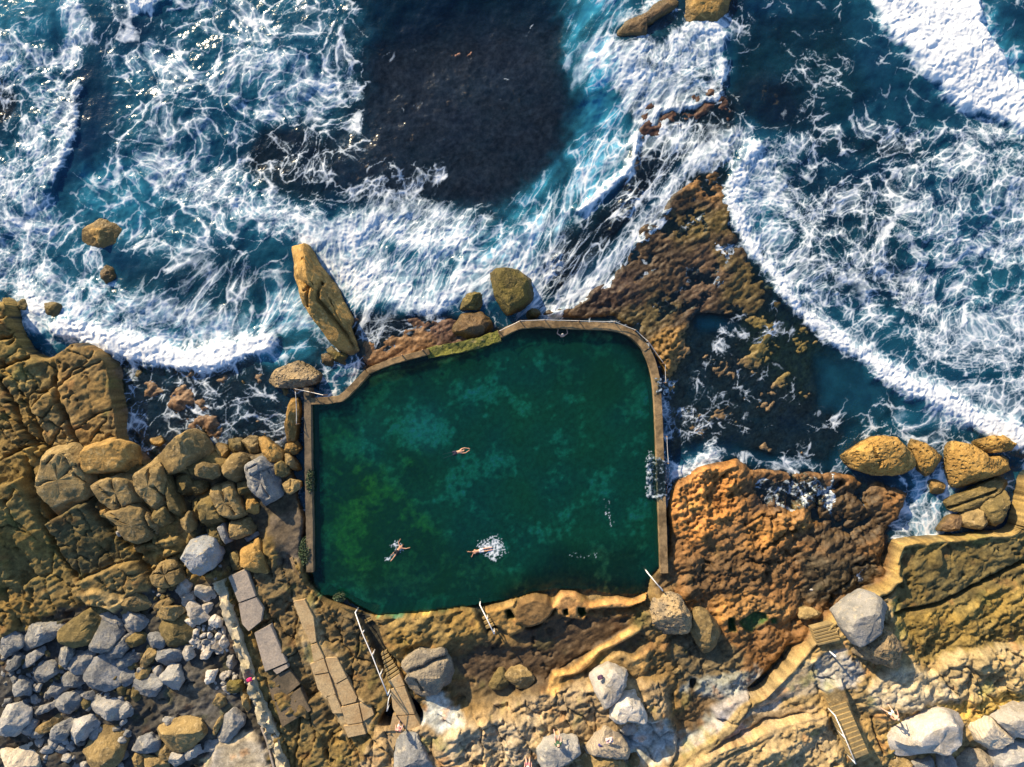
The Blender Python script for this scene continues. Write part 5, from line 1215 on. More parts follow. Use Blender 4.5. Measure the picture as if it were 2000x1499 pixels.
# ------------------------------------------------------------------ rubble bank, bottom left
RB = [
    ('slate', .9, 'grey boulder at the far left end of the upper rubble row', [(0, 480), (60, 450), (155, 510), (140, 570), (30, 640), (-10, 600)]),
    ('slate', 1.1, 'flat topped oblong boulder in the upper rubble row under the bedrock', [(135, 430), (180, 405), (430, 400), (450, 430), (360, 510), (180, 590)]),
    ('olive', 1.4, 'big olive grey boulder sloping up to the bedrock', [(490, 440), (560, 370), (680, 290), (770, 290), (785, 340), (680, 530), (560, 545), (495, 490)]),
    ('slate', 1.5, 'teardrop shaped grey boulder right of the big olive grey one', [(740, 400), (780, 360), (880, 420), (915, 470), (840, 590), (760, 610), (705, 570)]),
    ('grey', .9, 'long pale wedge above the teardrop shaped boulder', [(780, 320), (820, 300), (920, 350), (940, 410), (900, 420)]),
    ('tan', 1.2, 'ribbed tan boulder lying on the edge of the bedrock above the rubble', [(915, 190), (1020, 150), (1135, 215), (1110, 270), (940, 320), (910, 270)]),
    ('grey', 1.2, 'angular striped boulder just below the ribbed tan one', [(930, 330), (990, 310), (1080, 340), (1140, 390), (1000, 470), (940, 400)]),
    ('tan', .7, 'thin tan bar of stone above a cream boulder', [(1185, 260), (1230, 215), (1310, 190), (1330, 220), (1200, 285)]),
    ('tan', 1.0, 'cream boulder with a grooved face below the thin tan bar', [(1205, 300), (1270, 255), (1400, 265), (1420, 290), (1310, 370), (1250, 395)]),
    ('olive', 1.4, 'large round wrinkled boulder beside the white stones', [(1240, 430), (1290, 360), (1360, 335), (1450, 370), (1460, 480), (1420, 600), (1340, 580), (1270, 500)]),
    ('white', .9, 'tall white block at the top of the white stones', [(1375, 120), (1410, 45), (1460, 30), (1490, 70), (1455, 150), (1410, 175)]),
    ('white', .8, 'upright white stone second from the top of the white stones', [(1420, 240), (1440, 160), (1500, 140), (1500, 210), (1450, 280)]),
    ('white', .8, 'square bluish white block against the ruined wall', [(1525, 170), (1540, 100), (1640, 115), (1660, 170), (1600, 225)]),
    ('white', .9, 'longest white slab, slanting, among the white stones', [(1450, 240), (1500, 220), (1625, 330), (1540, 380), (1460, 290)]),
    ('white', .6, 'small pinkish block under the square bluish white block', [(1560, 250), (1640, 215), (1650, 260), (1610, 300)]),
    ('white', .7, 'cream stone at the left edge of the white stones', [(1410, 340), (1440, 320), (1525, 375), (1490, 420), (1420, 370)]),
    ('white', .7, 'rounded pale stone against the ruined wall', [(1630, 360), (1670, 325), (1725, 360), (1710, 405), (1640, 400)]),
    ('slate', 1.0, 'dark stone with a rough cleft face left of the wrinkled boulder', [(1130, 510), (1160, 475), (1220, 465), (1270, 510), (1250, 570), (1170, 580)]),
    ('tan', .9, 'slim sunlit shard standing between two dark boulders', [(1130, 580), (1180, 590), (1200, 640), (1110, 740), (1085, 730)]),
    ('slate', .9, 'long grey bar lying slanted in the middle of the rubble', [(890, 680), (1060, 590), (1110, 640), (940, 760)]),
    ('slate', 1.0, 'dark olive boulder with light veins above the long grey bar', [(840, 600), (900, 510), (980, 490), (1000, 540), (930, 640), (860, 640)]),
    ('olive', .9, 'small olive boulder behind the long grey bar', [(1000, 500), (1060, 465), (1130, 470), (1110, 540), (1020, 560)]),
    ('slate', 1.0, 'broad grey slab leaning under the wrinkled boulder', [(1200, 660), (1230, 600), (1380, 590), (1420, 640), (1390, 700), (1290, 700)]),
    ('grey', 1.4, 'cream faced boulder left of the large domed boulder', [(530, 720), (560, 600), (640, 555), (700, 610), (695, 720), (610, 780), (560, 770)]),
    ('slate', 1.6, 'large domed boulder in the centre of the rubble', [(665, 800), (720, 690), (790, 665), (880, 680), (930, 780), (900, 870), (760, 910), (670, 890)]),
    ('slate', .9, 'brown tipped stone under the cream faced boulder', [(485, 810), (540, 760), (620, 780), (650, 840), (560, 880)]),
    ('tan', .8, 'yellow sunlit wedge right of the large domed boulder', [(1030, 800), (1090, 740), (1150, 750), (1130, 810), (1060, 835)]),
    ('grey', 1.2, 'egg shaped boulder with a sunlit cap by the concrete slabs', [(1245, 810), (1300, 740), (1370, 740), (1400, 830), (1350, 930), (1270, 900)]),
    ('slate', 1.0, 'ragged dark boulder under the yellow sunlit wedge', [(1030, 890), (1060, 830), (1200, 800), (1240, 850), (1190, 960), (1080, 940)]),
    ('slate', 1.0, 'flat grey boulder with brown left end, left of the pale grooved boulder', [(415, 970), (590, 925), (640, 1000), (500, 1095), (440, 1060)]),
    ('grey', 1.3, 'pale grooved boulder pointing down in the lower rubble', [(695, 1000), (750, 960), (850, 970), (945, 1040), (890, 1150), (780, 1110), (710, 1040)]),
    ('grey', .7, 'small pale stone right beside the pale grooved boulder', [(935, 1060), (970, 1010), (1020, 1060), (1010, 1110), (960, 1130)]),
    ('tan', .8, 'longest sunlit stone bar in the lower left rubble', [(250, 1260), (300, 1190), (480, 1090), (500, 1110), (420, 1200), (280, 1260)]),
    ('slate', .6, 'thin slaty sliver above the longest sunlit bar', [(260, 1090), (300, 1040), (400, 1010), (410, 1040), (290, 1100)]),
    ('grey', 1.3, 'cubic boulder with a bright top at the left edge', [(-10, 1130), (30, 1060), (120, 1040), (180, 1090), (180, 1190), (100, 1250), (0, 1220)]),
    ('slate', .8, 'plain grey stone right of the cubic boulder', [(155, 1220), (190, 1150), (260, 1160), (250, 1250), (200, 1280)]),
    ('grey', 1.2, 'pocked blue grey boulder below the pale grooved boulder', [(530, 1220), (560, 1160), (680, 1130), (720, 1190), (700, 1250), (570, 1315), (535, 1290)]),
    ('tan', 1.4, 'knobbly pinkish boulder at the bottom of the rubble', [(660, 1390), (700, 1280), (760, 1240), (880, 1240), (940, 1300), (900, 1450), (800, 1540), (690, 1500)]),
    ('slate', 1.1, 'dark grey boulder beside a cream stone near the bottom edge', [(1030, 1370), (1070, 1300), (1150, 1270), (1210, 1320), (1200, 1400), (1110, 1410)]),
    ('tan', .7, 'faceted cream stone near the bottom edge', [(1205, 1400), (1260, 1345), (1320, 1370), (1310, 1430), (1260, 1445)]),
    ('tan', 1.3, 'large mottled brown boulder above the cream stones', [(1230, 1230), (1300, 1180), (1420, 1150), (1520, 1170), (1560, 1260), (1440, 1370), (1340, 1390), (1260, 1310)]),
    ('tan', .7, 'slim brown stone leaning on the big pale upright boulder', [(1650, 1240), (1690, 1150), (1730, 1110), (1730, 1160), (1670, 1260)]),
    ('grey', 1.4, 'big pale upright boulder at the head of the concrete floor', [(1680, 1280), (1730, 1150), (1800, 1080), (1870, 1150), (1860, 1200), (1770, 1300)]),
    ('grey', .7, 'layered pale block lying along the concrete floor edge', [(1560, 1360), (1590, 1310), (1690, 1285), (1710, 1330), (1640, 1380), (1570, 1395)]),
    ('grey', .8, 'chalky block with tiny chips on it by the concrete floor', [(1430, 1420), (1460, 1350), (1550, 1345), (1560, 1400), (1430, 1460)]),
    ('grey', .9, 'round whitish boulder left of the chalky block', [(1310, 1470), (1340, 1410), (1410, 1410), (1420, 1460), (1350, 1510)]),
    ('tan', .7, 'pale wedge at the bottom edge under the dark grey boulder', [(1015, 1440), (1070, 1405), (1120, 1430), (1100, 1490), (1040, 1490)]),
    ('tan', .8, 'flat tan slab at the bottom edge under the faceted cream stone', [(1110, 1490), (1140, 1430), (1280, 1470), (1290, 1540), (1120, 1540)]),
    ('wstripe', 1.4, 'striped pale boulder in the bottom left corner', [(-20, 1390), (80, 1410), (90, 1400), (200, 1360), (250, 1480), (230, 1560), (-20, 1560)]),
    ('tan', .9, 'cream tetrahedral stone below the white stones', [(1670, 1010), (1690, 950), (1740, 970), (1755, 1020), (1690, 1060)]),
    ('tan', .9, 'brown faced upright shard beside the ruined wall', [(1865, 960), (1880, 925), (1930, 950), (1940, 1040), (1910, 1080)]),
    ('white', .8, 'round white cobble at the left of the lower white stones', [(1600, 830), (1610, 770), (1680, 760), (1650, 840), (1610, 865)]),
    ('moss', .9, 'dark mossy cobble among the lower white stones', [(1765, 910), (1780, 850), (1860, 850), (1880, 900), (1810, 935)]),
    ('white', .7, 'large flat white stone against the ruined wall above the grey flat slab', [(1710, 530), (1750, 470), (1780, 540), (1760, 570), (1730, 570)]),
    ('grey', .8, 'tall blue white shard against the ruined wall', [(1770, 640), (1800, 600), (1835, 690), (1810, 735), (1775, 710)]),
    ('white', .6, 'square white stone right above the grey flat slab', [(1650, 580), (1690, 530), (1730, 560), (1710, 605)]),
    ('white', .7, 'long cream white stone above the grey flat slab', [(1560, 650), (1600, 570), (1650, 600), (1610, 660)]),
    ('white', .7, 'oval white stone left of the long cream one', [(1425, 610), (1440, 565), (1480, 570), (1500, 640), (1450, 670)]),
    ('slate', .9, 'streaky dark boulder below the flat topped oblong boulder', [(150, 740), (200, 640), (300, 580), (320, 620), (230, 700)]),
    ('slate', .9, 'tall dark stone left of the cream faced boulder', [(430, 720), (450, 600), (530, 580), (540, 640), (480, 740)]),
    ('slate', .8, 'black green stone below the leftmost grey boulder', [(20, 740), (80, 650), (140, 640), (120, 720), (60, 760)]),
    ('slate', .9, 'wide shaded boulder in the dark left hollow of the rubble', [(230, 760), (300, 700), (400, 690), (430, 760), (330, 830), (250, 830)]),
    ('slate', .8, 'round shaded boulder at the left, above the cubic one', [(90, 850), (150, 820), (220, 850), (200, 950), (120, 930)]),
    ('grey', .6, 'small light stone right of the round shaded boulder', [(230, 900), (270, 850), (310, 860), (290, 920)]),
    ('slate', .8, 'dark angular boulder above the flat grey boulder with brown left end', [(360, 930), (400, 850), (480, 860), (520, 900), (400, 960)]),
    ('slate', .6, 'small dark stone below the large domed boulder', [(620, 930), (700, 920), (720, 980), (640, 985)]),
    ('slate', .8, 'shaded boulder right of the large domed boulder', [(930, 800), (960, 750), (1020, 760), (1030, 830), (960, 870)]),
    ('grey', .6, 'bluish cube of stone below the broad leaning slab', [(1180, 740), (1240, 720), (1250, 770), (1200, 785)]),
    ('slate', .9, 'smooth slate coloured boulder right of the longest sunlit bar', [(370, 1290), (420, 1200), (540, 1140), (560, 1170), (470, 1310), (390, 1330)]),
    ('slate', .7, 'flat dark stone above the bottom edge, left of the knobbly boulder', [(410, 1380), (460, 1330), (510, 1370), (480, 1420)]),
    ('grey', .5, 'small blue white cube near the knobbly pinkish boulder', [(510, 1350), (540, 1330), (570, 1360), (545, 1390)]),
    ('grey', .6, 'lone pale pyramid stone on the dark wet floor', [(1270, 1130), (1340, 1130), (1350, 1170), (1290, 1185)]),
]
GB = 'boulders of the rubble bank at the lower left'
for m_, h_, lb, pts in RB:
    rock('boulder' if h_ > .75 else 'stone', 'B', pts, h_ * .95, m_, lb, 'boulder' if h_ > .75 else 'stone', GB, dz=-.06 + .12 * rr.random(), e=rr.uniform(.3, .5), facets=rr.randint(6, 9), rough=.05, cut=(.54, .82), grow=1.27, res=(60, 18),
         tilt=(rr.uniform(-.12, .1), rr.uniform(-.05, .2)))


def scatter(region, view, count, smin, smax, mats, label, group, z=None, hf=.7, name='stone', avoid=()):
    q = V(view, region)
    x0 = min(p[0] for p in q); x1 = max(p[0] for p in q); y0 = min(p[1] for p in q); y1 = max(p[1] for p in q)
    done = []; tries = 0
    while len(done) < count and tries < count * 60:
        tries += 1
        px, py = rr.uniform(x0, x1), rr.uniform(y0, y1); s = smin + (smax - smin) * rr.random() ** 1.6
        if float(sdf(q, np.array([px], F32), np.array([py], F32))[0]) < 0: continue
        if any((px - a) ** 2 + (py - b) ** 2 < (.60 * (s + c)) ** 2 for a, b, c in done): continue
        done.append((px, py, s))
        n = rr.randint(5, 7); ph = rr.random() * 6.3; el = rr.uniform(.6, 1); an = rr.random() * 3.14
        pts = []
        for i in range(n):
            t = ph + 6.283 * i / n + rr.uniform(-.25, .25); r = s * rr.uniform(.75, 1.1)
            x, y = r * math.cos(t), r * math.sin(t) * el
            pts.append((px + x * math.cos(an) - y * math.sin(an), py + x * math.sin(an) + y * math.cos(an)))
        rock(name, 'P', pts, hf * s / S * 1.5, rr.choice(mats), label, 'stone', group, z=z, e=rr.uniform(.3, .55), facets=rr.randint(6, 9), cut=(.55, .82), grow=1.15, res=(24, 9), dz=-.05)


scatter([(1500, 400), (1730, 390), (1795, 600), (1650, 600), (1490, 570)], 'B', 34, 4, 11, ['white', 'white', 'grey'], 'small pale broken stone in the upper heap along the ruined wall', 'small pale stones in the upper heap', None, .9)
scatter([(1620, 770), (1870, 750), (1880, 880), (1800, 960), (1680, 900)], 'B', 18, 4, 10.5, ['white', 'white', 'grey'], 'small pale broken stone in the lower heap by the ruined wall', 'small pale stones in the lower heap', None, .8)
scatter([(0, 620), (450, 620), (1000, 560), (1250, 700), (1050, 1000), (600, 1080), (350, 1000), (0, 1050)], 'B', 112, 4, 15, ['slate', 'slate', 'olive'], 'dark shaded stone filling a gap between the rubble boulders', 'dark stones filling the gaps of the rubble bank', None, .75)
scatter([(250, 1250), (1000, 1150), (1000, 1500), (300, 1560), (230, 1480)], 'B', 46, 5, 15, ['slate', 'grey'], 'dark shaded stone filling a gap near the bottom of the rubble', 'dark stones filling the gaps near the bottom edge', None, .75)
scatter([(1450, 720), (1520, 700), (1620, 900), (1600, 1000), (1500, 980)], 'A', 14, 4, 9, ['olive', 'slate'], 'dark stone in the deep joint left of the long narrow block', 'dark stones in the deep joint', None, .7)
scatter([(1620, 1220), (1740, 1180), (1780, 1260), (1680, 1330)], 'A', 12, 3.5, 8, ['slate', 'olive'], 'small dark stone under the lower side of the blue grey boulder', 'small dark stones by the blue grey boulder', None, .7)
scatter([(1190, 100), (1380, 60), (1400, 150), (1260, 220), (1180, 180)], 'B', 14, 3, 8, ['tan', 'olive', 'grey'], 'small mixed stone between the bedrock and the white stones', 'small stones between bedrock and white stones', None, .7)
scatter([(690, 560), (900, 560), (900, 700), (720, 730)], 'L', 9, 7, 15, ['brown', 'olive'], 'weedy brown stone awash in the foamy inlet', 'weedy stones awash in the inlet', -.25, .55)
scatter([(880, 800), (1250, 800), (1300, 1000), (1000, 1050)], 'L', 16, 8, 18, ['brown', 'brown', 'tan'], 'brown stone under thin foam in the middle of the inlet', 'brown stones under foam in the inlet', -.35, .45)
# ------------------------------------------------------------------ built things: walls, slabs, steps, rails
M_WALL = conc_mat('weathered_pool_concrete', (.27, .185, .095), (.11, .075, .038))
M_WALL2 = conc_mat('dark_stained_concrete', (.16, .12, .075), (.075, .062, .042))
M_CONC = conc_mat('worn_concrete', (.36, .30, .24), (.28, .24, .20))
M_PATH = conc_mat('sandy_paving', (.42, .31, .17), (.36, .24, .12))
M_RUIN = conc_mat('crumbling_masonry', (.44, .38, .27), (.30, .26, .17))
M_MOSSW = rock_mat('mossy_masonry', (.15, .15, .03), (.09, .10, .025), (.26, .21, .09), 1.2, .4)
M_STEEL = plain_mat('white_painted_rail', (.72, .72, .72), .35, .0, .1)
M_CHAIN = plain_mat('galvanised_chain', (.55, .53, .50), .45, .3, .2)
M_POST = plain_mat('rusty_post', (.22, .13, .07), .8, 0, .3)
M_STEP = conc_mat('step_stone', (.30, .24, .16), (.22, .18, .13))
M_STEPG = conc_mat('step_stone_golden', (.30, .22, .10), (.21, .16, .08))


def resample(pts, st):
    out = [pts[0]]
    for a, b in zip(pts[:-1], pts[1:]):
        L = math.hypot(b[0] - a[0], b[1] - a[1]); n = max(1, int(round(L / st)))
        for i in range(1, n + 1):
            out.append((a[0] + (b[0] - a[0]) * i / n, a[1] + (b[1] - a[1]) * i / n))
    return out


def chaikin(pts, k=2):
    for _ in range(k):
        q = [pts[0]]
        for a, b in zip(pts[:-1], pts[1:]):
            q += [(a[0] * .75 + b[0] * .25, a[1] * .75 + b[1] * .25), (a[0] * .25 + b[0] * .75, a[1] * .25 + b[1] * .75)]
        q.append(pts[-1]); pts = q
    return pts


def wall(name, pts, wpx, ztop, zbot, mat, label, rough=.045, edge=.055, smooth=0, cat='wall', st=.16, ruin=0.0, wvar=0.0, parent=None):
    """a low wall along a line: flat top with worn arrises, joints and dips"""
    p = [UP(a, b, ztop) for a, b in pts]
    if smooth: p = chaikin(p, smooth)
    p = resample(p, st); n = len(p); hw = .92 * wpx / S * .5 * (CAMZ - ztop) / CAMZ
    cx = sum(a for a, b in p) / n; cy = sum(b for a, b in p) / n
    prof = [(-1.02, 0), (-1, .55), (-1, .93), (-.9, 1), (-.6, 1), (-.3, 1), (0, 1), (.3, 1), (.6, 1), (.9, 1), (1, .93), (1, .55), (1.02, 0)]
    m = len(prof); vs = []; fs_ = []
    for i, (x, y) in enumerate(p):
        a = p[max(i - 1, 0)]; b = p[min(i + 1, n - 1)]
        tx_, ty_ = b[0] - a[0], b[1] - a[1]; L = math.hypot(tx_, ty_) + 1e-9
        nx2, ny2 = -ty_ / L, tx_ / L
        for u, v in prof:
            vs.append((x - cx + nx2 * hw * u, y - cy + ny2 * hw * u, zbot + (ztop - zbot) * v))
    P = np.array(vs, F32); Q = P + np.array([cx, cy, 0], F32)
    nz = fbm3(Q * 1.7, 3, 3); n2 = fbm3(Q * 6, 2, 8)
    top = np.tile(np.array([v for u, v in prof], F32), n)
    P[:, 2] += (rough * nz + rough * .5 * n2) * (top > .5)
    if ruin:
        blk = voro(Q[:, 0] * 1.5, Q[:, 1] * 1.5, 4)[2]
        P[:, 2] -= ruin * (top > .5) * np.clip(sstep(.2, .9, blk) + .8 * fbm3(Q * .8, 3, 5), -.3, 1.3)
    side = np.tile(np.array([u for u, v in prof], F32), n)
    sh = edge * fbm3(Q * 2.4, 3, 6) + wvar * fbm3(Q * .6, 2, 7)
    for i in range(n):
        a = p[max(i - 1, 0)]; b = p[min(i + 1, n - 1)]
        tx_, ty_ = b[0] - a[0], b[1] - a[1]; L = math.hypot(tx_, ty_) + 1e-9
        sl = slice(i * m, (i + 1) * m)
        P[sl, 0] += -ty_ / L * sh[sl] * side[sl]; P[sl, 1] += tx_ / L * sh[sl] * side[sl]
    for i in range(n - 1):
        for k in range(m - 1):
            fs_.append((i * m + k, (i + 1) * m + k, (i + 1) * m + k + 1, i * m + k + 1))
    fs_.append(tuple(range(m - 1, -1, -1))); fs_.append(tuple((n - 1) * m + k for k in range(m)))
    me = bpy.data.meshes.new(name)
    me.from_pydata([(float(a), float(b), float(c) - zbot) for a, b, c in P], [], fs_)
    bm = bmesh.new(); bm.from_mesh(me); bmesh.ops.recalc_face_normals(bm, faces=bm.faces); bm.to_mesh(me); bm.free()
    me.polygons.foreach_set('use_smooth', np.ones(len(fs_), bool)); me.set_sharp_from_angle(angle=math.radians(40))
    o = link(name, me, parent, mat); o.location = (cx, cy, zbot)
    return tag(o, label, cat) if label else o


def prism(name, pts, z0, z1, mat, label=None, cat=None, parent=None, bevel=.03, tilt=(0, 0), kind=None, loc=None):
    """a slab with the outline pts (map positions at its top)"""
    w = [UP(a, b, z1) for a, b in pts]
    cx = sum(a for a, b in w) / len(w); cy = sum(b for a, b in w) / len(w)
    bm = bmesh.new()
    f = bm.faces.new([bm.verts.new((a - cx, b - cy, 0)) for a, b in w])
    r = bmesh.ops.extrude_face_region(bm, geom=[f])
    for v in r['geom']:
        if isinstance(v, bmesh.types.BMVert):
            v.co.z = z1 - z0 + tilt[0] * v.co.x + tilt[1] * v.co.y
    bmesh.ops.recalc_face_normals(bm, faces=bm.faces)
    if bevel:
        bmesh.ops.bevel(bm, geom=[e for e in bm.edges], offset=bevel, segments=2, affect='EDGES', clamp_overlap=True)
    me = bpy.data.meshes.new(name); bm.to_mesh(me); bm.free()
    o = link(name, me, parent, mat)
    base = parent.location if parent is not None else Vector((0, 0, 0))
    o.location = Vector((cx, cy, z0)) - base
    if label: tag(o, label, cat)
    if kind: o['kind'] = kind
    return o


def tube_bm(bm, pts, r, n=8):
    rings = []
    P = [Vector(p) for p in pts]
    for i, p in enumerate(P):
        t = (P[min(i + 1, len(P) - 1)] - P[max(i - 1, 0)]).normalized()
        a = t.cross(Vector((0, 0, 1)))
        if a.length < .05: a = t.cross(Vector((1, 0, 0)))
        a.normalize(); b = t.cross(a)
        rings.append([bm.verts.new(p + (a * math.cos(2 * math.pi * k / n) + b * math.sin(2 * math.pi * k / n)) * r) for k in range(n)])
    for A, B in zip(rings[:-1], rings[1:]):
        for k in range(n):
            bm.faces.new((A[k], A[(k + 1) % n], B[(k + 1) % n], B[k]))
    bm.faces.new(rings[0][::-1]); bm.faces.new(rings[-1])


def tube(name, pts, r, mat, parent=None, n=8):
    bm = bmesh.new(); tube_bm(bm, pts, r, n); bmesh.ops.recalc_face_normals(bm, faces=bm.faces)
    me = bpy.data.meshes.new(name); bm.to_mesh(me); bm.free()
    me.polygons.foreach_set('use_smooth', np.ones(len(me.polygons), bool))
    return link(name, me, parent, mat)


ZW = 1.05
wall('pool_wall', [(600, 768), (601, 850), (602, 940), (604, 1020), (605, 1118)], 16, ZW, -1.2, M_WALL2, 'straight dark concrete wall along the left side of the pool')
wall('pool_wall', [(607.5, 784), (640, 783), (664, 779), (676, 770), (716, 728)], 15, ZW + .06, -1.2, M_WALL, 'dog legged concrete wall at the upper left corner of the pool')
wall('pool_wall', [(717, 726), (745, 714), (772, 704), (806, 695), (838, 687)], 13, ZW + .03, -1.2, M_WALL, 'pale straight concrete wall with two small iron stubs, seaward side of the pool')
wall('mossy_wall', [(834, 690), (870, 683), (905, 677), (940, 668), (976, 656)], 24, ZW - .1, -1.2, M_MOSSW, 'ragged mossy stretch of masonry wall between two concrete walls', .16, .14, ruin=.15)
wall('pool_wall', [(975, 654), (1004, 639), (1022, 634), (1060, 633), (1120, 636), (1170, 637), (1204, 639), (1232, 650), (1252, 668), (1263, 683)], 16, ZW + .05, -1.2, M_WALL, 'curved concrete wall with a chain along its edge, seaward end of the pool', .06, .05, 2)
wall('pool_wall', [(1263.5, 684), (1273, 704), (1280, 730), (1284, 760), (1287, 810), (1289, 870), (1291, 930), (1294, 1000), (1296, 1060), (1298, 1120)], 17, ZW, -1.2, M_WALL, 'long concrete wall along the right side of the pool, washed by waves', .03, .03, 1)
wall('stub_wall', [(598, 773), (598, 768), (598, 758)], 12, ZW + .35, -1.0, M_WALL2, 'short dark concrete pier at the top of the left pool wall', st=.1)
wall('kerb', [(568, 1090), (577, 1112), (588, 1135), (598, 1158)], 7, 1.15, .2, M_WALL, 'slim lit concrete kerb slanting along the wet channel left of the pool', .03, .03, cat='kerb')
wall('ruined_wall', V('D', [(95, 55), (150, 240), (222, 465), (300, 690), (362, 880), (428, 1070), (512, 1290), (600, 1560)]), 21, 2.15, .6, M_RUIN, 'long crumbling pale masonry wall beside the concrete slabs', .14, .16, ruin=.42, wvar=.10, st=.12)
wall('garden_kerb', V('D', [(440, 1190), (480, 1290), (535, 1500), (560, 1600)]), 4, 1.85, 1.2, M_CONC, 'narrow concrete edge beside the concrete floor at the bottom', .02, .02, cat='kerb')

rock('ruined_pillar', 'P', [(565, 778), (574, 772), (583, 785), (584, 800), (581, 830), (577, 848), (578, 862), (557, 866), (558, 840), (563, 805)], 1.7, 'gold', 'knobbly golden strip of ruined wall beside the left pool wall', 'wall', z=-.2, e=.5, facets=3, rough=.09)
rock('ruined_pillar', 'P', [(557, 869), (578, 864), (585, 876), (580, 884), (570, 890), (558, 880)], 1.2, 'gold', 'broken golden lump at the foot of the ruined strip', 'wall', z=-.1, e=.5, facets=4, rough=.08)
rock('ruined_pillar', 'P', [(555, 888), (566, 890), (578, 905), (584, 918), (574, 922), (560, 908)], 1.1, 'tan', 'lowest broken lump of the ruined strip beside the left pool wall', 'wall', z=0, e=.6, facets=4, rough=.08)

# concrete slabs left of the path
def slab(pts, z1, label, mat=M_CONC, th=.6, tilt=(0, 0)):
    prism('concrete_slab', V('D', pts), z1 - th, z1, mat, label, 'slab', tilt=tilt)


slab([(182, 12), (322, -48), (400, 165), (262, 215)], 1.85, 'topmost pinkish concrete slab in the row beside the ruined wall')
slab([(262, 222), (402, 172), (456, 262), (440, 360), (342, 440), (290, 380)], 1.82, 'rounded end concrete slab, second in the row beside the ruined wall')
slab([(386, 452), (512, 386), (642, 682), (470, 756)], 1.8, 'largest grey concrete slab in the row beside the ruined wall')
slab([(530, 742), (640, 692), (654, 722), (562, 776)], 1.75, 'small white slab fragment below the largest grey slab')
slab([(490, 850), (600, 760), (660, 740), (745, 850), (640, 940), (530, 985)], 1.6, 'rust stained broken slab under the white fragment', M_WALL2)
slab([(542, 992), (640, 950), (745, 880), (830, 1060), (700, 1130), (602, 1190)], 1.6, 'dark purple stained pad at the end of the slab row', M_WALL2)
# path: paving of the pool approach and the walkway to the steps
PATH = [[(690, 205), (780, 190), (850, 330), (872, 520), (830, 535), (770, 420)], [(826, 548), (876, 530), (932, 645), (850, 682)], [(820, 694), (930, 652), (966, 758), (850, 778)],
        [(852, 784), (968, 764), (1022, 930), (942, 958), (882, 890)], [(940, 648), (1032, 640), (1110, 800), (1020, 850), (975, 760)], [(1022, 856), (1112, 806), (1190, 955), (1180, 990), (1072, 1018)],
        [(1060, 1032), (1200, 1000), (1232, 1150), (1112, 1170)], [(1208, 1000), (1290, 985), (1322, 1090), (1240, 1142)], [(950, 940), (1020, 935), (1058, 1020), (1075, 1080), (1000, 1080)],
        [(1080, 1180), (1230, 1158), (1260, 1240), (1120, 1270)]]
for i, pl in enumerate(PATH):
    o = prism('path', V('D', pl), 1.0, 1.72 + .012 * ((i * 7) % 5), M_PATH, kind='structure', bevel=.02)
WALK = [[(1430, 832), (1522, 770), (1562, 858), (1482, 886)], [(1452, 892), (1560, 866), (1640, 1085), (1500, 1095), (1468, 1040)], [(1468, 1090), (1500, 1100), (1560, 1200), (1480, 1345), (1470, 1400), (1390, 1420), (1440, 1220)],
        [(1506, 1100), (1640, 1092), (1700, 1200), (1780, 1365), (1720, 1390), (1650, 1270), (1566, 1200)]]
for i, pl in enumerate(WALK):
    prism('path', V('D', pl), 1.0, 1.78 + .015 * (i % 3), M_PATH, kind='structure', bevel=.02)


def stairs(name, label, a0, a1, b0, b1, n, z0, rise, mat, view, drop=.5, gap=.86):
    """a0-a1: first tread edge, b0-b1: last tread edge (map positions); each step is a part"""
    q = V(view, [a0, a1, b0, b1])
    mx = sum(p[0] for p in q) / 4; my = sum(p[1] for p in q) / 4
    x, y = UP(mx, my, z0)
    t = thing(name, label, 'steps', (x, y, z0))
    for i in range(n):
        u0, u1 = i / n, (i + gap) / n
        def L(a, b, u): return (a[0] + (b[0] - a[0]) * u, a[1] + (b[1] - a[1]) * u)
        prism('step', [L(q[0], q[2], u0), L(q[1], q[3], u0), L(q[1], q[3], u1), L(q[0], q[2], u1)], z0 + rise * i - drop, z0 + rise * i, mat, parent=t, bevel=.015)
    return t


stairs('stone_stairs', 'long flight of concrete steps with a handrail near the right edge', (425, 884), (552, 846), (660, 1445), (790, 1392), 15, 2.15, .12, M_STEPG, 'G', 1.0, 1.0)
stairs('stone_steps', 'short steps cut across the ledge lip, with dark slots', (345, 418), (520, 372), (395, 560), (570, 516), 6, 1.95, .10, M_STEPG, 'G', .8, .62)
stairs('pool_steps', 'narrow cut steps beside the longest white handrail', (1375, 612), (1420, 588), (1432, 835), (1530, 768), 7, .95, .12, M_STEPG, 'D', .6, .60)
stairs('pool_steps', 'upper pool end steps under the longest white handrail', (1235, 330), (1300, 305), (1262, 385), (1320, 352), 3, .40, .14, M_STEPG, 'D', .6, .6)
stairs('pool_steps', 'three small steps into the pool beside the middle handrail', (555, 335), (640, 300), (600, 440), (690, 395), 3, .55, .22, M_STEPG, 'E', .7, .6)


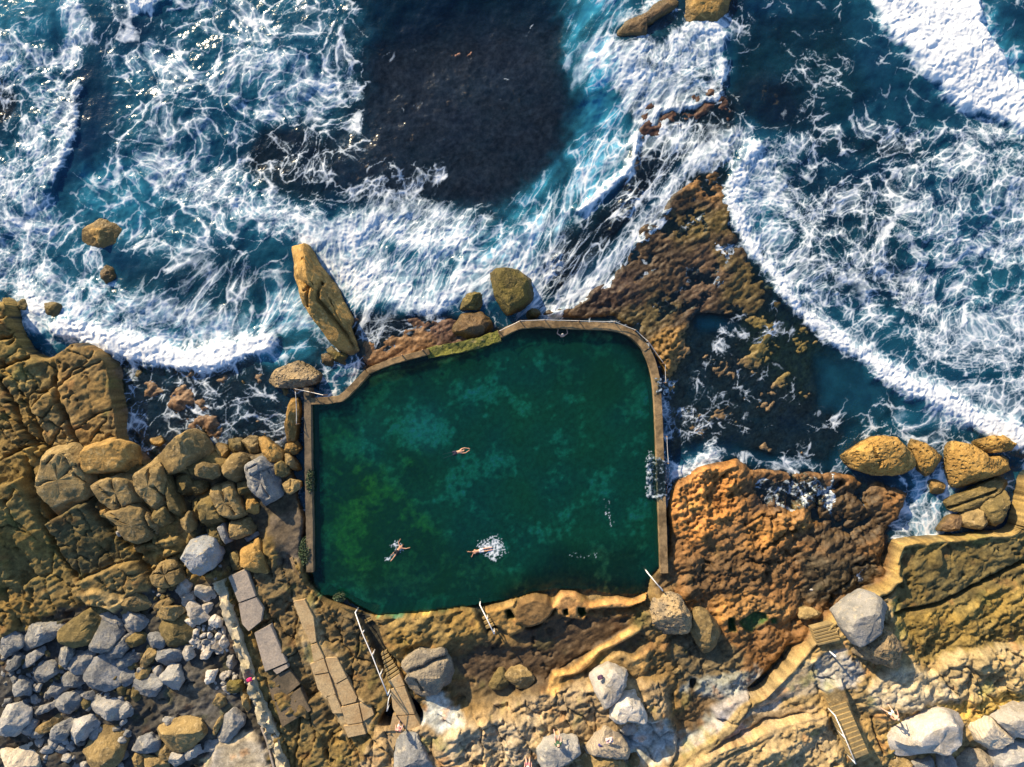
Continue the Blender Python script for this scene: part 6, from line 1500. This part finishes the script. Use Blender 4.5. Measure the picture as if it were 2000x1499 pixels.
def rail(name, label, bases, h, r=.03, mat=None, posts=True, tail=(), zs=None, chain=False, sag=.12):
    """posts stand on the ground at the given map positions; the rail runs over their tops"""
    mat = mat or M_STEEL
    B = []
    for i, (px, py) in enumerate(bases):
        z = zs[i] if zs else ground_map(px, py)
        x, y = UP(px, py, z); B.append(Vector((x, y, z)))
    t = thing(name, label, 'railing', B[0])
    T = [b + Vector((0, 0, h)) - B[0] for b in B]
    if posts:
        for b in B:
            tube('post', [b - B[0] - Vector((0, 0, .25)), b - B[0] + Vector((0, 0, h))], r * 1.25, M_POST if chain else mat, t)
    if chain:
        pts = []
        for a, b in zip(T[:-1], T[1:]):
            for k in range(9):
                u = k / 9; pts.append(a.lerp(b, u) - Vector((0, 0, sag * 4 * u * (1 - u) + .06)))
        pts.append(T[-1] - Vector((0, 0, .06)))
        tube('chain', pts, .025, M_CHAIN, t, 6)
    else:
        tube('handrail', T, r, mat, t)
    return t


rail('handrail', 'longest white handrail, descending from the walkway into the pool', V('D', [(1195, 262), (1250, 420), (1325, 590), (1385, 745), (1445, 895)]), .95, .04, zs=[.5, .9, 1.2, 1.5, 1.78])
rail('handrail', 'short white handrail at the lower end of the walkway', V('D', [(1452, 925), (1438, 1020)]), .9, .028, zs=[1.75, 1.75])
rail('handrail', 'white handrail beside the three small steps, middle of the near pool edge', V('E', [(553, 205), (610, 318), (662, 425)]), .9, .04, zs=[.5, 1.0, 1.35])
rail('handrail', 'white handrail at the lower right corner of the pool', V('F', [(245, -40), (358, 95)]), .9, .04, zs=[.6, 1.0])
rail('stair_rail', 'white rail along the left side of the long flight of steps', V('G', [(478, 1048), (556, 1222), (636, 1418)]), 1.0, .035, zs=[2.35, 2.75, 3.3])
rail('post', 'lone white post throwing a shadow on the grey flat ledge', V('G', [(478, 592), (480, 596)]), 1.1, .05, zs=[2.0, 2.0])
rail('chain_railing', 'chain and posts outside the dog legged pool wall', [(582, 760), (612, 766), (638, 772)], 1.0, .03, chain=True, zs=[.6, .6, 1.0])
rail('chain_railing', 'chain between two posts beside the left pool wall', [(583, 764), (585, 828)], .9, .03, chain=True, zs=[.6, .7])
rail('chain_railing', 'long chain on posts along the curved pool wall', [(975, 648), (1016, 628), (1064, 626), (1130, 628), (1200, 630), (1240, 646), (1264, 668), (1294, 710)], .55, .03, chain=True, zs=[1, 1, 1, 1, 1, 1, 1, .6])
rail('chain_railing', 'short chain hanging from a post above the foam on the outer right wall', [(1297, 712), (1298, 748)], .6, .03, chain=True, zs=[.6, .6])
rail('chain_railing', 'short chain between two posts on the lower outer right wall', [(1299, 852), (1302, 904)], .8, .03, chain=True, zs=[.4, .4])
for px, py, lb in ((786, 695, 'left iron stub on the pale straight pool wall'), (826, 685, 'right iron stub on the pale straight pool wall')):
    x, y = UP(px, py, 1.05)
    t = thing('iron_stub', lb, 'post', (x, y, 1.0))
    tube('post', [(0, 0, 0), (.02, .01, .42)], .05, M_POST, t); tube('cap', [(.02, .01, .42), (.03, .02, .50)], .085, M_POST, t)

# plants hanging on the left pool wall
M_LEAF = plain_mat('dark_creeper_leaves', (.030, .055, .018), .6, 0, .5, 6)


def creeper(label, px, py, rx, ry, z, n, seed):
    x, y = UP(px, py, z); t = thing('creeper', label, 'plant', (x, y, z - .4)); rg = random.Random(seed)
    bm = bmesh.new()
    for _ in range(n):
        a = rg.random() * 6.28; r = math.sqrt(rg.random()); hgt = (1 - r * r) * .45
        c = Vector((rx * r * math.cos(a), ry * r * math.sin(a), .25 + hgt * rg.uniform(.3, 1.1)))
        s = rg.uniform(.05, .12); ax = Vector((rg.gauss(0, 1), rg.gauss(0, 1), rg.gauss(0, .5))).normalized(); n_ = Vector((rg.gauss(0, .6), rg.gauss(0, .6), 1)).normalized()
        b = n_.cross(ax).normalized(); ax = b.cross(n_)
        bm.faces.new([bm.verts.new(c + ax * s), bm.verts.new(c + b * s * .5 + n_ * .02), bm.verts.new(c - ax * s), bm.verts.new(c - b * s * .5 + n_ * .02)])
    me = bpy.data.meshes.new('foliage'); bm.to_mesh(me); bm.free(); link('foliage', me, t, M_LEAF)
    bm = bmesh.new()
    for k in range(6):
        a = rg.random() * 6.28
        tube_bm(bm, [(0, 0, 0), (rx * .4 * math.cos(a), ry * .4 * math.sin(a), .3), (rx * .8 * math.cos(a), ry * .8 * math.sin(a), .35)], .012, 5)
    me = bpy.data.meshes.new('stems'); bm.to_mesh(me); bm.free(); link('stems', me, t, M_POST)


creeper('large dark green creeper in the hollow beside the lower left pool wall', 596, 1080, .62, 1.25, .95, 900, 1)
creeper('small dark green creeper hanging over the left pool wall at mid height', 605, 940, .36, 1.1, 1.05, 420, 2)
creeper('yellow green weed tuft on the rock at the lower left pool corner', 662, 1168, .5, .35, 1.35, 260, 3)

# sheets of sea water pouring over the right pool wall
def overflow(px0, px1, py0, py1, dens0):
    x0, y1 = UP(px0, py0, 1.1); x1, y0 = UP(px1, py1, 1.1)
    ax = np.arange(x0, x1, .06, dtype=F32); ay = np.arange(y0, y1, .06, dtype=F32)
    mX, mY = np.meshgrid(ax, ay); mx_ = 1000 + mX * S * CAMZ / (CAMZ - 1.1); my_ = 749.5 - mY * S * CAMZ / (CAMZ - 1.1)
    u = mx_ - (1289 + (my_ - 870) * .035)
    z = np.where(np.abs(u) < 9, ZW + .07, np.where(u < 0, np.maximum(PZ + .05, ZW + .07 - (np.abs(u) - 9) * .09), np.maximum(.25, ZW + .07 - (u - 9) * .08)))
    n3 = fbm(mX * 1.1, mY * .8, 4, 401); n4 = fbm(mX * 3.8, mY * 3.8, 3, 402)
    g1, g2, _ = voro((mX + .3 * n3) * 2.6, (mY + .3 * n3) * 1.3, 8)
    ed = np.minimum.reduce([mx_ - px0, px1 - mx_, my_ - py0, py1 - my_]) / 20 + 1.3 * n3
    cov = (1 - sstep(.02, .16, g2 - g1)) * .6 * sstep(-.3, .3, n4) + sstep(.05, .6, n4 + .6 * n3) * .7
    rim = np.exp(-((ed - .25) / .22) ** 2)
    fo = .7 * np.clip((cov * dens0 + rim * .7 * sstep(-.4, .3, n4)) * sstep(0, .2, ed), 0, 1)
    ok = ed > .02
    me, used = grid_mesh('overflow_water', mX, mY, (z + .04 * n3 + .05 * fo).astype(F32), ok[:-1, :-1] & ok[1:, 1:])
    vattr(me, 'foam', fo, used); vattr(me, 'aer', .3 * fo, used); vattr(me, 'murk', .06 + .3 * fo, used)
    tag(link('overflow_water', me, None, M_SEA), kind='structure')


overflow(1264, 1318, 892, 978, .6)
overflow(1276, 1314, 738, 772, .7)
# ------------------------------------------------------------------ people and belongings
def skinmat(name, c):
    n = NT(name); tc = n.n('TexCoord').outputs['Object']
    cc = n.mix(1.0, c, n.rng(n.noise(tc, 9, 3), .3, .7, .88, 1.12), 'MULTIPLY')
    b = n.n('BsdfPrincipled', {'Base Color': cc, 'Roughness': .5, 'Subsurface Weight': .08, 'Subsurface Scale': .02})
    return n.end(b.outputs[0])


SKIN_A = skinmat('fair_skin', (.60, .36, .27)); SKIN_B = skinmat('tanned_skin', (.50, .27, .17)); M_EYE = plain_mat('eye', (.03, .025, .02), .2); M_LIP = plain_mat('lips', (.42, .16, .13), .5)
HAIR_D = plain_mat('dark_hair', (.025, .016, .010), .6, 0, .4, 60); HAIR_G = plain_mat('grey_hair', (.45, .42, .38), .7, 0, .3, 60)


def cloth(name, c): return plain_mat(name, c, .85, 0, .18, 30)


def person(label, pelvis, spine, face, thighs, shins, uarms, farms, skin, clothes=(), hair=HAIR_D, foot=None, curl=.3, hscale=1.0, headdir=None, feetdir=None):
    """one continuous skinned body posed by limb directions (left, right), plus hair and clothing as children"""
    v = lambda a: Vector(a).normalized()
    sp = v(spine); fc = v(face); rt = fc.cross(sp).normalized(); fc = sp.cross(rt)
    hd = v(headdir) if headdir else sp
    hf = (fc - hd * fc.dot(hd)).normalized()
    verts = []; edges = []; rad = []; roots = []; segs = []

    def add(p, r, prev=None, seg=None):
        verts.append(Vector(p)); rad.append(r)
        if prev is not None:
            edges.append((prev, len(verts) - 1)); segs.append((seg, verts[prev].copy(), Vector(p), max(r, rad[prev])))
        else: roots.append(len(verts) - 1)
        return len(verts) - 1
    O = Vector((0, 0, 0))
    pe = add(O, .125)
    wa = add(O + sp * .17, .112, pe, 'waist'); ch = add(O + sp * .34, .135, wa, 'chest'); uc = add(O + sp * .46, .115, ch, 'chest')
    nk = add(O + sp * .56, .052, uc, 'neck'); hb = add(verts[nk] + hd * .09 + hf * .01, .070, nk, 'jaw'); sk = add(verts[hb] + hd * .075 + hf * .005, .088, hb, 'skull')
    add(verts[sk] + hd * .065 - hf * .01, .062, sk, 'skull'); add(verts[sk] + hf * .098 - hd * .045, .016, sk, 'nose')
    for s in (-1, 1): add(verts[sk] + rt * s * .090 - hd * .03, .018, sk, 'ear')
    eyes = [verts[sk] + hf * .078 + rt * s * .032 - hd * .012 for s in (-1, 1)]; mouth = verts[hb] + hf * .068 - hd * .005
    for i, s in enumerate((-1, 1)):
        hp = add(O + rt * s * .085 - sp * .04, .092, pe, 'hip')
        td = v(thighs[i]); sd = v(shins[i])
        md = add(verts[hp] + td * .2, .078, hp, 'thigh1'); kn = add(verts[hp] + td * .42, .054, md, 'thigh2')
        ca = add(verts[kn] + sd * .14 - fc * .012, .054, kn, 'shin'); an = add(verts[kn] + sd * .40, .035, ca, 'shin')
        fd = v(feetdir[i]) if feetdir else (fc + sd * .25).normalized()
        add(verts[an] - fd * .045 + sd * .03, .034, an, 'foot'); ba = add(verts[an] + fd * .11 + sd * .035, .036, an, 'foot'); add(verts[ba] + fd * .065, .024, ba, 'foot')
        sh = add(O + sp * .48 + rt * s * .165, .060, uc, 'shoulder')
        ud = v(uarms[i]); fd2 = v(farms[i])
        e1 = add(verts[sh] + ud * .13, .046, sh, 'uarm'); el = add(verts[sh] + ud * .28, .037, e1, 'uarm')
        f1_ = add(verts[el] + fd2 * .10, .037, el, 'farm'); wr = add(verts[el] + fd2 * .25, .026, f1_, 'farm'); pa = add(verts[wr] + fd2 * .075, .036, wr, 'hand')
        # hand frame and five separate fingers
        hn = fd2.cross(ud) if fd2.cross(ud).length > .15 else fd2.cross(rt)
        if hn.length < .1: hn = fd2.cross(fc)
        hn.normalize(); hs = fd2.cross(hn).normalized()
        for q, (off, ln) in enumerate(((-.027, .065), (-.009, .078), (.009, .074), (.027, .058))):
            b0 = add(verts[pa] + hs * off + fd2 * .012, .0095)
            b1 = add(verts[b0] + (fd2 + hn * curl * .5) .normalized() * ln * .55, .0085, b0, 'hand'); add(verts[b1] + (fd2 + hn * curl * 1.6).normalized() * ln * .5, .007, b1, 'hand')
        b0 = add(verts[pa] - hs * .03 - fd2 * .03, .011); b1 = add(verts[b0] + (-hs * .8 + fd2 * .7 + hn * .2).normalized() * .04, .010, b0, 'hand'); add(verts[b1] + (-hs * .35 + fd2).normalized() * .03, .008, b1, 'hand')
    me = bpy.data.meshes.new('person_base'); me.from_pydata([p[:] for p in verts], edges, [])
    ob = bpy.data.objects.new('person_base', me); COL.objects.link(ob)
    m = ob.modifiers.new('Skin', 'SKIN'); m.use_smooth_shade = True
    for i, sv in enumerate(me.skin_vertices[0].data):
        sv.radius = (rad[i], rad[i]); sv.use_root = i in roots
    sb = ob.modifiers.new('Sub', 'SUBSURF'); sb.levels = sb.render_levels = 2
    dg = bpy.context.evaluated_depsgraph_get(); body = bpy.data.meshes.new_from_object(ob.evaluated_get(dg))
    bpy.data.objects.remove(ob); body.name = 'person'
    # eyes and mouth belong to the head
    bm = bmesh.new(); bm.from_mesh(body); nb = len(bm.faces)
    for e in eyes: bmesh.ops.create_uvsphere(bm, u_segments=8, v_segments=6, radius=.012, matrix=Matrix.Translation(e))
    ne = len(bm.faces)
    bmesh.ops.create_uvsphere(bm, u_segments=8, v_segments=6, radius=.016, matrix=Matrix.Translation(mouth) @ Matrix.Diagonal((1.3, 1, .6, 1)))
    bm.faces.ensure_lookup_table()
    for f in bm.faces[nb:ne]: f.material_index = 1
    for f in bm.faces[ne:]: f.material_index = 2
    bm.to_mesh(body); bm.free()
    body.polygons.foreach_set('use_smooth', np.ones(len(body.polygons), bool))
    o = link('person', body, None, skin); body.materials.append(M_EYE); body.materials.append(M_LIP)
    o.location = pelvis; o.scale = (hscale,) * 3
    tag(o, label, 'person')
    # clothing and hair: shells over the parts of the body they cover
    N = len(body.vertices); P = np.empty(N * 3, F32); body.vertices.foreach_get('co', P); P = P.reshape(-1, 3)
    best = np.full(N, 9, F32); lab = np.zeros(N, np.int32); tt = np.zeros(N, F32)
    for k, (nm, a, b, r) in enumerate(segs):
        a = np.array(a, F32); d = np.array(b, F32) - a; t = np.clip((P - a) @ d / (d @ d), 0, 1); q = np.linalg.norm(P - a - t[:, None] * d, axis=1) / r
        c = q < best; best[c] = q[c]; lab[c] = k; tt[c] = t[c]
    names = np.array([s[0] for s in segs])[lab]
    skc = np.array(verts[sk], F32); hdv = np.array(hd - hf * .75, F32)

    def shell(nm, sel, off, mat):
        ids = np.where(sel)[0]; keep = set(ids.tolist())
        fcs = [tuple(p.vertices) for p in body.polygons[:nb] if all(i in keep for i in p.vertices)]
        if not fcs: return
        us = sorted({i for f in fcs for i in f}); mp = {i: k for k, i in enumerate(us)}
        nv = [body.vertices[i].co + body.vertices[i].normal * off for i in us]
        ms = bpy.data.meshes.new(nm); ms.from_pydata([c[:] for c in nv], [], [tuple(mp[i] for i in f) for f in fcs])
        ms.polygons.foreach_set('use_smooth', np.ones(len(fcs), bool))
        c = link(nm, ms, o, mat); so_ = c.modifiers.new('Thick', 'SOLIDIFY'); so_.thickness = .008
    for nm, parts, mat in clothes:
        sel = np.isin(names, parts)
        if nm == 'swim_trunks': sel |= (names == 'thigh2') & (tt < .35)
        shell(nm, sel, .012, mat)
    if hair is not None:
        shell('hair', np.isin(names, ('skull', 'jaw', 'ear')) & ((P - skc) @ hdv > -.015), .014, hair)
    return o


TRUNK = ('waist', 'hip', 'thigh1')
X0 = lambda px, py, z: Vector((*UP(px, py, z), z))
dn, up_v = (0, 0, -1), (0, 0, 1)
# 1 gliding swimmer, arms together ahead, heading right and slightly up
a = math.radians(14); h_ = Vector((math.cos(a), math.sin(a), 0)); s_ = Vector((-math.sin(a), math.cos(a), 0))
person('swimmer in dark trunks gliding with arms together across the open pool', X0(890, 884.5, PZ - .02), h_ + Vector((0, 0, .05)), dn, [-h_ + s_ * .06 + Vector((0, 0, -.22)), -h_ - s_ * .10 + Vector((0, 0, -.25))],
       [-h_ + Vector((0, 0, -.1)), -h_ - s_ * .15], [h_ * 1 - s_ * -.10, h_ + s_ * -.12], [h_ - s_ * .42, h_ + s_ * .42], SKIN_B, [('swim_trunks', TRUNK, cloth('navy_trunks', (.012, .012, .035)))], HAIR_D, feetdir=[-h_, -h_])
# 2 bather at the seaward wall
person('bather with head up holding the curved seaward wall with both arms', X0(1097.5, 659, PZ - .38), (0, .25, 1), (0, 1, -.2), [(-.1, -.3, -1), (.15, -.2, -1)], [(0, -.5, -1), (.1, -.4, -1)],
       [(-.75, .45, .12), (.75, .45, .12)], [(.25, .95, .1), (-.2, .98, .1)], SKIN_A, [('swim_trunks', TRUNK, cloth('black_trunks', (.01, .01, .012)))], HAIR_G)
# 3 swimmer with splash round the shoulders, heading up right
a = math.radians(47); h_ = Vector((math.cos(a), math.sin(a), 0)); s_ = Vector((-math.sin(a), math.cos(a), 0))
person('swimmer in black trunks with foam round the shoulders, lower left of the pool', X0(776, 1076.5, PZ + .0), h_ + Vector((0, 0, .06)), dn, [-h_ + s_ * .10 + Vector((0, 0, -.12)), -h_ - s_ * .12], [-h_ + s_ * .1, -h_ - s_ * .1],
       [s_ + h_ * .4, -s_ + h_ * .7], [h_ + s_ * .2, h_ * .8 - s_ * .5], SKIN_B, [('swim_trunks', TRUNK, cloth('black_trunks_two', (.012, .012, .016)))], HAIR_D, feetdir=[-h_, -h_], hscale=.9)
# 4 swimmer in pale trunks heading left, kicking up a splash
h_ = Vector((-.985, -.17, 0)); s_ = Vector((.17, -.985, 0))
person('swimmer in pale shorts heading left and kicking up a white splash', X0(938, 1076, PZ + .03), h_ + Vector((0, 0, .03)), dn, [-h_ + s_ * .05, -h_ - s_ * .08], [-h_ + Vector((0, 0, -.05)), -h_ + s_ * .05],
       [h_ * .8 - s_ * .7, h_ * .45 + s_ * .95], [h_ * .95 - s_ * .2, h_ * .55 + s_ * .85], SKIN_B, [('swim_trunks', TRUNK, cloth('pale_shorts', (.62, .58, .60)))], HAIR_D, feetdir=[-h_, -h_], hscale=.92)
# 5 walker on the walkway
zg = 1.80
person('person in a pink top walking on the sandy walkway above the dark boulder', X0(783.5, 1411, zg) + Vector((0, 0, .88)), (-.05, .06, 1), (.25, 1, 0), [(-.05, .18, -1), (.05, -.22, -1)], [(0, -.05, -1), (0, -.35, -1)],
       [(-.25, -.15, -1), (.35, .25, -1)], [(-.1, .25, -1), (.2, .6, -1)], SKIN_A, [('shirt', ('chest', 'waist', 'shoulder'), cloth('pink_top', (.62, .26, .27))), ('shorts', ('hip', 'thigh1'), cloth('white_shorts', (.62, .64, .66)))], HAIR_D)
# 6 strider near the towels
zg = ground_map(1733, 1385)
person('bare chested person in white shorts striding beside the towels', X0(1733, 1386, zg) + Vector((0, 0, .80)), (.10, -.12, 1), (-.75, .65, 0), [(-.62, .28, -1), (.10, .42, -1)], [(-.42, .10, -1), (.05, .22, -1)],
       [(-.1, -.3, -1), (.45, .3, -1)], [(.1, .1, -1), (.2, .5, -1)], SKIN_A, [('shorts', ('hip', 'thigh1'), cloth('white_shorts_two', (.70, .68, .66)))], HAIR_G)
# 7 sitter on the pale boulder
zt = ground_map(1090, 1452) + 1.55
person('person in a dark green top sitting on the edge of the pale flat boulder', X0(1089, 1447, zt) + Vector((0, 0, .10)), (.05, -.10, 1), (-.25, 1, 0), [(-.25, 1, .15), (.1, 1, .25)], [(-.1, .35, -1), (.05, .25, -1)],
       [(-.35, .15, -1), (.35, .2, -1)], [(.1, .75, -.35), (-.1, .8, -.3)], SKIN_A, [('shirt', ('chest', 'waist', 'shoulder', 'uarm'), cloth('green_top', (.02, .07, .04))), ('shorts', ('hip', 'thigh1'), cloth('tan_shorts', (.45, .28, .2)))], HAIR_D)
# 8 person at the bottom edge
zg = ground_map(1031, 1489)
person('person in a white top seen at the bottom edge left of the pale flat boulder', X0(1031, 1489, zg) + Vector((0, 0, .62)), (0, -.1, 1), (0, 1, 0), [(-.12, .85, -.45), (.1, .8, -.6)], [(-.1, .3, -1), (0, .2, -1)],
       [(-.35, .2, -1), (.35, .2, -1)], [(0, .8, -.4), (0, .8, -.4)], SKIN_A, [('shirt', ('chest', 'waist', 'shoulder'), cloth('white_top', (.68, .64, .62))), ('shorts', ('hip', 'thigh1'), cloth('pink_shorts', (.5, .2, .24)))], HAIR_D)


def bag(label, px, py, dz, sz, c, c2, rot=0.0, cat='bag', name='bag', z=None):
    """soft bag: bulging body, front pocket and two straps"""
    z = (ground_map(px, py) if z is None else z) + dz
    x, y = UP(px, py, z); t = thing(name, label, cat, (x, y, z)); t.rotation_euler = (0, 0, rot)
    def blob(nm, L, W, Hh, off, mat, seed):
        bm = bmesh.new(); bmesh.ops.create_cube(bm, size=1.0); bmesh.ops.subdivide_edges(bm, edges=bm.edges[:], cuts=6, use_grid_fill=True)
        for v in bm.verts:
            p = v.co * 2; q = Vector([math.copysign(abs(c_) ** 1.0, c_) for c_ in p]); n_ = (abs(q.x) ** 3.5 + abs(q.y) ** 3.5 + abs(q.z) ** 3.5) ** (1 / 3.5)
            q = q / max(n_, 1e-6); w_ = 1 + .10 * math.sin(q.x * 5 + seed) * math.sin(q.y * 6 + q.z * 4)
            v.co = Vector((q.x * L * .5 * w_, q.y * W * .5 * w_, (q.z * .5 + .5) * Hh * w_)) + Vector(off)
        me = bpy.data.meshes.new(nm); bm.to_mesh(me); bm.free(); me.polygons.foreach_set('use_smooth', np.ones(len(me.polygons), bool))
        return link(nm, me, t, mat)
    m1 = cloth('bag_cloth', c); m2 = cloth('bag_trim', c2)
    blob('body', sz, sz * .7, sz * .55, (0, 0, 0), m1, px); blob('pocket', sz * .6, sz * .35, sz * .25, (0, -sz * .12, sz * .42), m2, py)
    for s in (-1, 1):
        tube('strap', [(s * sz * .2, -sz * .3, sz * .35), (s * sz * .22, -sz * .42, sz * .55), (s * sz * .2, 0, sz * .72), (s * sz * .18, sz * .3, sz * .4)], sz * .035, m2, t, 6)


def towel(label, px, py, L, W, c, c2, rot, dz=.05):
    """crumpled striped towel"""
    z = ground_map(px, py) + dz; x, y = UP(px, py, z)
    n = NT('towel_cloth'); tc = n.n('TexCoord').outputs['Object']
    w_ = n.n('TexWave', {'Vector': tc, 'Scale': 2.6, 'Distortion': .6}, bands_direction='Y').outputs['Fac']
    b = n.n('BsdfPrincipled', {'Base Color': n.mix(n.rng(w_, .45, .55, 0, 1), c, c2), 'Roughness': .95}); n.end(b.outputs[0])
    k = 26; u, v = np.meshgrid(np.linspace(-.5, .5, k), np.linspace(-.5, .5, k))
    xx = (u + .06 * fbm(u * 4 + px, v * 4, 2, 5)) * L; yy = (v + .08 * fbm(u * 4, v * 4 + py, 2, 6)) * W
    edge_ = np.clip(.5 - np.maximum(np.abs(u), np.abs(v)), 0, .2) / .2
    zz = (.05 + .20 * np.clip(fbm(u * 3 + py, v * 3 + px, 3, 9) + .35, 0, 1)) * (.25 + .75 * edge_)
    me, used = grid_mesh('towel', xx.astype(F32), yy.astype(F32), zz.astype(F32))
    o = link('towel', me, None, n.m); o.location = (x, y, z); o.rotation_euler = (0, 0, rot)
    m = o.modifiers.new('Thick', 'SOLIDIFY'); m.thickness = .02
    tag(o, label, 'towel')


bag('small dark purple bag on the white kite shaped boulder', 1172, 1322, 1.42, .42, (.06, .03, .07), (.12, .06, .10), .4)
bag('red and black bag on the striped boulder', 1167, 1464, 1.15, .42, (.35, .02, .06), (.02, .012, .015), .5)
bag('small blue bag behind the red one on the striped boulder', 1173, 1454, 1.32, .38, (.06, .05, .22), (.03, .03, .10), .2)
bag('dark purple bag between the blue towel and the teal towel', 1782, 1416, .05, .34, (.10, .04, .11), (.04, .02, .05), 1.0)
bag('bright pink bag left on the ruined wall', 488, 1327, 1.02, .40, (.65, .02, .16), (.45, .01, .10), .3, z=1.0)
towel('pale pink cloth on the upper side of the striped boulder', 1190, 1446, .55, .40, (.68, .45, .42), (.72, .52, .50), .2, 1.50)
towel('blue and white striped towel crumpled below the strider', 1772, 1421, .85, .70, (.08, .25, .50), (.75, .80, .84), .9)
towel('teal and white towel beside the huge white boulder', 1791, 1411, .60, .55, (.02, .35, .42), (.78, .74, .72), 2.2)
# ------------------------------------------------------------------ camera, sun, sky
cam = bpy.data.cameras.new('camera'); cam.lens = FOC; cam.sensor_width = 36; cam.clip_end = 3000; cam.clip_start = .5
co = bpy.data.objects.new('camera', cam); COL.objects.link(co); co.location = (0, 0, CAMZ); co.rotation_euler = (0, 0, 0)
SC.camera = co
SUN_EL = math.radians(22); tx, ty = -.62, .78
sun = bpy.data.lights.new('sun', 'SUN'); sun.energy = 5.0; sun.angle = math.radians(.5); sun.color = (1.0, .79, .50)
so = bpy.data.objects.new('sun', sun); COL.objects.link(so)
d = Vector((tx * math.cos(SUN_EL), ty * math.cos(SUN_EL), math.sin(SUN_EL))).normalized()
so.rotation_euler = d.to_track_quat('Z', 'Y').to_euler(); so.location = d * 60
w = bpy.data.worlds.new('World'); SC.world = w; w.use_nodes = True
nt = w.node_tree; bg = nt.nodes['Background']
sky = nt.nodes.new('ShaderNodeTexSky'); sky.sky_type = 'NISHITA'; sky.sun_disc = False
sky.sun_elevation = SUN_EL; sky.sun_rotation = math.atan2(tx, ty); sky.air_density = 1.0; sky.dust_density = .6; sky.ozone_density = 3.5
nt.links.new(sky.outputs[0], bg.inputs[0]); bg.inputs[1].default_value = .12
SC.view_settings.view_transform = 'Standard'; SC.view_settings.look = 'None'; SC.view_settings.gamma = 1
SC.view_settings.exposure = .92
SC.cycles.max_bounces = 6; SC.cycles.transparent_max_bounces = 8; SC.cycles.use_denoising = True
SC.cycles.sample_clamp_indirect = 4
